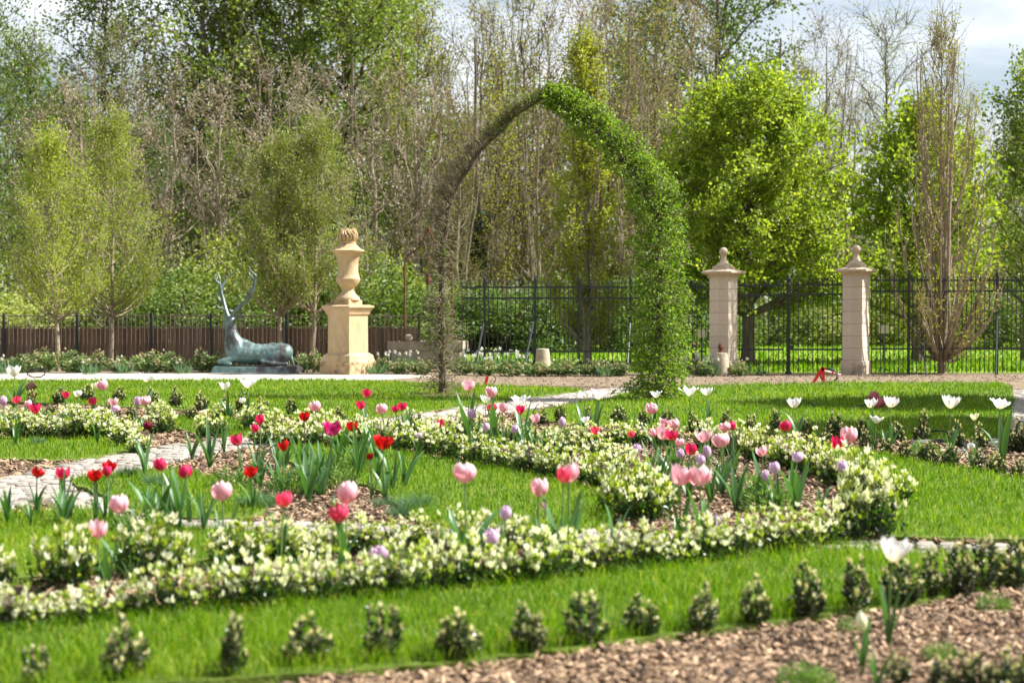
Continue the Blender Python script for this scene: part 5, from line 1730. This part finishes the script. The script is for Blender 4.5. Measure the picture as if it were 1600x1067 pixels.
for sx_ in (-1, 1):
    acc = Acc()
    x = sx_ * 38 / s
    pts = [(x, 0, z3(534)), (x, 0, z3(470)), (x, 0, z3(410)), (x * .85, 0, z3(398)), (x * .35, 0, z3(385)), (0, 0, z3(355))]
    add_tube(acc, pts, .02, 7)
    obj('frame', acc.mesh('frame', M['rust']), root)
    acc = Acc()
    add_lathe(acc, [(.001, 0), (.06, .02), (.085, .07), (.075, .12), (.03, .15), (.001, .155)], 14, (sx_ * 42 / s * .75 + .08, -.38, z3(533.5)))
    obj('stone_ball', acc.mesh('stone_ball', M['stone_grey'], True), root)
acc = Acc()
add_tube(acc, [(0, 0, z3(360)), (0, 0, z3(425))], .012, 6)
add_lathe(acc, [(.001, 0), (.05, .01), (.06, .18), (.045, .22), (.001, .222)], 12, (0, 0, z3(445)))
obj('pulley', acc.mesh('pulley', M['rust'], True), root)
acc = Acc()
add_lathe(acc, [(.001, -.035), (.035, 0), (.001, .035)], 10, (-23 / s, -.47, z3(548)))
obj('spout_plug', acc.mesh('spout_plug', M['orange'], True), root)

# stone stumps
for u, v, wpx, hpx, lab, top in [(848, 582, 24, 37, 'tapered pale stone stump standing in the border by the railing', False), (1128, 581, 24, 34, 'squat stone stump before the gate pillar', True)]:
    p = G(u, v)
    s = FPX / p.y
    if top:
        p = at(u - 2, v + 3, G(u, 587.5).y)
        p.z = 0
    acc = Acc()
    w = wpx / s / 2
    h = hpx / s
    add_lathe(acc, [(w * 1.15, -.02), (w * 1.12, .05), (w * .98, h * .5), (w * .84, h * .93), (w * .78, h), (w * .3, h + .006)], 20, wob=lambda t, z: 1 + .02 * math.sin(3 * t + z * 9))
    o = obj('stone_stump', acc.mesh('stone_stump', M['stone_grey'], True), None, p)
    tag(o, lab, 'stone')
    if top:
        hp = [('c', [(0, 0, .0), (0, 0, .05)], [.05, .035]), ('e', Vector((0, -.005, .11)), (.052, .058, .066), 0), ('e', Vector((0, -.06, .10)), (.012, .02, .02), 0)]
        b = obj('bust', blob_mesh(hp, .008, 'bust', M['rust'], 1), None, p + Vector((0, 0, h)))
        tag(b, 'small dark rust-brown bust set on the squat stone stump', 'bust')

# plaques and posts behind the railings
for u, y0, y1, d, w, lab in [(1097, 515, 527, 31.5, 15, 'small blank pinkish plaque board seen through railing left of the gate'), (1381, 508, 521, 31.8, 16, 'small blank pinkish plaque board seen through railing right of the gate')]:
    p = at(u, 478, d)
    s = FPX / d
    root = thing('plaque_sign', lab, 'sign', (p.x, d, 0))
    za, zb = at(u, y1, d).z, at(u, y0, d).z
    acc = Acc()
    add_box(acc, 0, -.03, (za + zb) / 2, w / s, .02, zb - za)
    obj('plaque', acc.mesh('plaque', M['pink_board']), root)
    acc = Acc()
    add_tube(acc, [(0, 0, -.02), (0, 0, zb - .02)], .018, 6)
    obj('post', acc.mesh('post', M['iron']), root)
p = at(1085, 478, 30.8)
acc = Acc()
add_box(acc, 0, 0, .24, .07, .07, .52)
add_lathe(acc, [(.05, .49), (.05, .51), (.001, .55)], 4, rz=PI / 4)
tag(obj('wooden_post', acc.mesh('wooden_post', M['brown_post']), None, (p.x, 30.8, 0)), 'short brown wooden post standing by the railing beside the leafy arch half', 'post')

# ------------------------------------------------------------------ border plants along the back


def border_mesh(seed):
    r = np.random.default_rng(seed)
    acc, wood = Acc(), Acc()
    nc = 26
    az = r.uniform(0, 2 * PI, nc)
    rad = np.sqrt(r.random(nc)) * .36
    top = r.uniform(.24, .42, nc) * (1.05 - (rad / .36) ** 2 * .5)
    for i in range(nc):
        b = np.array([math.cos(az[i]) * rad[i] * .4, math.sin(az[i]) * rad[i] * .4, 0])
        e = np.array([math.cos(az[i]) * rad[i], math.sin(az[i]) * rad[i], top[i]])
        add_tube(wood, [b, (b + e) / 2, e], [.006, .005, .004], 3, 0, False)
        nl = 26
        f = r.uniform(.25, 1.0, nl)[:, None]
        P = b * (1 - f) + e * f + r.normal(0, .03, (nl, 3))
        P[:, 2] = np.abs(P[:, 2])
        a2 = r.uniform(0, 2 * PI, nl)
        d = np.stack([np.cos(a2), np.sin(a2), r.uniform(-.2, .7, nl)], 1)
        add_leaves(acc, P, d, r.uniform(.06, .11, nl), r.uniform(.03, .045, nl), np.clip(r.normal(.45, .2, nl), 0, .8), r, .1)
        nf = 9
        P = e + r.normal(0, .03, (nf, 3))
        add_leaves(acc, P, r.normal(0, 1, (nf, 3)), .05, .045, r.uniform(.8, 1.0, nf) if r.random() < .5 else r.uniform(.7, .84, nf), r, .1)
    return acc.mesh('foliage', M['border_leaf']), wood.mesh('stems', M['tulip_stem'])


def daff_mesh(seed, flowers):
    r = np.random.default_rng(seed)
    lf, fls = Acc(), []
    n = 60
    az = r.uniform(0, 2 * PI, n)
    b = np.stack([np.cos(az), np.sin(az), np.zeros(n)], 1) * (np.sqrt(r.random(n))[:, None] * .16)
    d = np.stack([np.cos(az) * .35, np.sin(az) * .35, np.ones(n)], 1) + r.normal(0, .2, (n, 3))
    add_leaves(lf, b, d, r.uniform(.2, .36, n), .022, np.clip(r.normal(.5, .25, n), 0, 1), r, .04)
    for i in range(flowers):
        a = r.uniform(0, 2 * PI)
        c = np.array([math.cos(a) * r.uniform(.02, .2), math.sin(a) * r.uniform(.02, .2), r.uniform(.3, .42)])
        nn = unit(np.array([[r.normal(0, .5), -1.0, r.uniform(0, .6)]]))[0]
        e1 = unit(np.cross(nn, [0, 0, 1.0])[None])[0]
        e2 = np.cross(nn, e1)
        t = np.arange(6) * PI / 3
        D = np.cos(t)[:, None] * e1 + np.sin(t)[:, None] * e2
        fl = Acc()
        add_leaves(fl, np.repeat(c[None], 6, 0) - D * .004, D + nn * .2, .055, .032, r.uniform(.3, 1, 6), r, .05)
        add_lathe(fl, [(.004, -.012), (.012, .0), (.014, .012), (.004, .013)], 6, tuple(c))
        fls.append(fl.mesh('flower', M['white_petal']))
        add_tube(lf, [c * np.array([.5, .5, 0]), c * np.array([.8, .8, .6]), c], .004, 3, .5, False)
    return lf.mesh('leaves', M['daff_leaf']), fls


BOR = [border_mesh(700 + i) for i in range(4)]
DAF = [daff_mesh(720 + i, [5, 9, 2][i]) for i in range(3)]
for j, (u, v, wpx, hpx) in enumerate([(-20, 582, 60, 30), (35, 583, 60, 30), (68, 581, 62, 36), (112, 583, 64, 34), (150, 582, 60, 34), (188, 583, 44, 26), (232, 583, 62, 34), (265, 583, 60, 32), (318, 582, 64, 36), (345, 579, 40, 30), (490, 582, 46, 34), (470, 579, 36, 26), (598, 584, 40, 26), (625, 585, 46, 24), (660, 585, 46, 24), (720, 586, 52, 26), (760, 587, 52, 24), (800, 588, 56, 26), (842, 588, 56, 24), (884, 588, 56, 26), (926, 588, 56, 26), (966, 588, 50, 26), (1062, 587, 46, 24), (1100, 588, 46, 24), (1155, 588, 40, 24)]):
    p = G(u, v)
    s = FPX / p.y
    o = thing('border_plant', 'leafy border clump with dusky pinkish heads before the back fence', 'plant', p, PLANT_RNG.uniform(0, 6), 'border clumps along the back fence', (wpx / s / .78, wpx / s / .78, hpx / s / .42))
    obj('foliage', BOR[j % 4][0], o)
    obj('stems', BOR[j % 4][1], o)
for j, (u, v, hpx, k) in enumerate([(12, 585, 30, 2), (140, 586, 26, 2), (195, 584, 28, 2), (285, 585, 24, 2), (605, 582, 34, 0), (640, 582, 34, 0), (585, 585, 28, 2), (735, 582, 34, 1), (758, 580, 34, 1), (785, 580, 34, 1), (812, 582, 32, 1), (770, 584, 28, 0), (830, 588, 26, 2), (870, 588, 26, 2), (905, 588, 26, 2), (945, 589, 26, 2), (1078, 586, 30, 1), (1095, 586, 34, 1), (1112, 588, 28, 0), (1145, 586, 30, 0), (1165, 587, 28, 2), (1190, 587, 18, 2)]):
    p = G(u, v)
    s = FPX / p.y
    lab = ['narcissus clump with a few white flowers in the back border', 'narcissus clump full of white flowers in the back border', 'strappy green narcissus clump almost without flowers in the back border'][k]
    o = thing('narcissus_clump', lab, 'plant', p, PLANT_RNG.uniform(-.5, .5), ['white narcissus with few flowers', 'white narcissus in full flower', 'strappy narcissus clumps'][k], hpx / s / .4)
    obj('leaves', DAF[k][0], o)
    for fm in DAF[k][1]:
        obj('flower', fm, o)

# ------------------------------------------------------------------ small things left on the lawn and soil


def cable(name, label, pts, rad, mat, z=.03, cat='cable', loops=None, center=None):
    acc = Acc()
    add_tube(acc, pts, rad, 6)
    return tag(obj(name, acc.mesh(name, M[mat], True)), label, cat)


def ring_pts(c, rx, ry, tilt, turns, n=60, seed=0):
    r = np.random.default_rng(seed)
    t = np.linspace(0, 2 * PI * turns, n)
    w = 1 + .1 * np.sin(t * .37 + 1)
    return np.stack([c[0] + rx * w * np.cos(t), c[1] + ry * w * np.sin(t) * math.cos(tilt), c[2] + ry * w * np.sin(t) * math.sin(tilt)], 1) + r.normal(0, .004, (n, 3))


def sm(P, it=4):
    P = np.array(P, float)
    for _ in range(2):
        Q = np.empty((len(P) * 2 - 1, 3))
        Q[0::2] = P
        Q[1::2] = (P[:-1] + P[1:]) / 2
        P = Q
    for _ in range(it):
        P[1:-1] = P[:-2] * .25 + P[1:-1] * .5 + P[2:] * .25
    return P


# coil by the gravel walk
c = G(57, 591)
cable('cable_coil', 'thin dark cable coil lying beside the pale gravel walk', ring_pts((c.x, c.y, .085), .15, .07, 1.25, 2.6, 70, 1), .007, 'rubber')
# red clamp with cable near the bare arch half
c = G(758, 602)
root = thing('red_stake', 'single red ground stake with a thin black cable in the soil strip', 'stake', c)
acc = Acc()
add_box(acc, 0, 0, .07, .05, .035, .16, .2, top=.75)
o = obj('stake', acc.mesh('stake', M['red']), root, (0, 0, 0), (0, .25, 0))
acc = Acc()
add_tube(acc, sm([(.02, 0, .02), (.10, -.02, .01), (.16, 0, .05), (.17, .02, .12), (.14, .03, .14)]), .007, 6)
obj('cable', acc.mesh('cable', M['rubber'], True), root)
# red A-frame with coil by the gate
c = G(1283, 599)
s = FPX / c.y
root = thing('red_clamp', 'red inverted V clamp with a coil of grey cable before the gate', 'clamp', c)
acc = Acc()
for (xa, xb) in ((-13, 3), (3.5, 3)):
    a, b = np.array([xa / s, 0, 0]), np.array([xb / s, 0, 25 / s])
    dd = (b - a)
    nrm = np.array([dd[2], 0, -dd[0]]) / np.linalg.norm(dd) * .024
    V = []
    for y in (-.025, .025):
        V += [a - nrm * .8 + (0, y, 0), a + nrm * .8 + (0, y, 0), b + nrm * 1.1 + (0, y, 0), b - nrm * 1.1 + (0, y, 0)]
    acc.add(V, [(0, 1, 2, 3), (7, 6, 5, 4), (0, 4, 5, 1), (1, 5, 6, 2), (2, 6, 7, 3), (3, 7, 4, 0)])
obj('jaws', acc.mesh('jaws', M['red']), root)
acc = Acc()
add_tube(acc, ring_pts((13 / s, .03, .125), .13, .115, 1.2, 3.4, 80, 5), .007, 6)
obj('cable', acc.mesh('cable', M['rubber'], True), root)
acc = Acc()
add_tube(acc, [(4 / s, .02, 20 / s), (32 / s, .10, 13 / s)], .014, 6)
obj('handle', acc.mesh('handle', M['red'], True), root)
# maroon spotlight lying on the lawn
c = G(1362, 640, LAWN_Z)
s = FPX / c.y
root = thing('garden_spotlight', 'dusky pink garden spotlight lying on the right lawn with cable', 'spotlight', c)
acc = Acc()
for (x, z, y) in ((-.5, 15, .05), (6, 6, -.02)):
    add_lathe(acc, [(.01, 0), (.05, .005), (.058, .05), (.058, .13), (.045, .135), (.04, .09)], 14, (0, 0, 0))
    break
hb = obj('lamp_head', acc.mesh('lamp_head', M['maroon'], True), root, (3 / s, 0, .055), (0, 1.35, .5))
obj('lamp_head', hb.data, root, (-1 / s, .03, .105), (0, 1.1, .9))
acc = Acc()
add_tube(acc, sm([(-2 / s, .02, .06), (-20 / s, 0, .05), (-32 / s, .02, .02), (-42 / s, -.1, .02), (-34 / s, -.2, .02), (-24 / s, .0, .03)]), .008, 6)
obj('cable', acc.mesh('cable', M['rubber'], True), root)
# brown spotlight at the left edge of the beds
c = G(48, 622, LAWN_Z)
s = FPX / c.y
root = thing('garden_spotlight', 'brown garden spotlight on a spike in the left lawn edge', 'spotlight', c)
acc = Acc()
add_lathe(acc, [(.01, 0), (.05, .005), (.058, .05), (.058, .13), (.045, .135), (.04, .09)], 14)
obj('lamp_head', acc.mesh('lamp_head', M['brown_post'], True), root, (-6 / s, 0, 13 / s), (0, .9, .3))
acc = Acc()
add_tube(acc, [(-4 / s, 0, 13 / s), (11 / s, -.02, -.01)], .016, 6)
obj('spike', acc.mesh('spike', M['orange'], True), root)
# black hose loops in the white tulip bed
c = G(1470, 703)
cable('garden_hose', 'thin black irrigation hose looped through the white tulip bed', np.concatenate([sm([tuple(G(1418, 694) + Vector((0, 0, .01))), tuple(G(1440, 690) + Vector((0, 0, .07))), tuple(G(1470, 690) + Vector((0, 0, .12))), tuple(G(1500, 696) + Vector((0, 0, .07)))]), ring_pts((c.x, c.y, .035), .22, .28, .08, 3.2, 80, 8)]), .009, 'rubber')
c = G(1268, 636, LAWN_Z)
cable('loose_cable', 'short loose dark cable end lying on the right lawn', sm([tuple(c + Vector((-.06, 0, .06))), tuple(c + Vector((0, .02, .05))), tuple(c + Vector((.05, -.05, .015))), tuple(c + Vector((.08, -.2, .01)))]), .007, 'rubber')
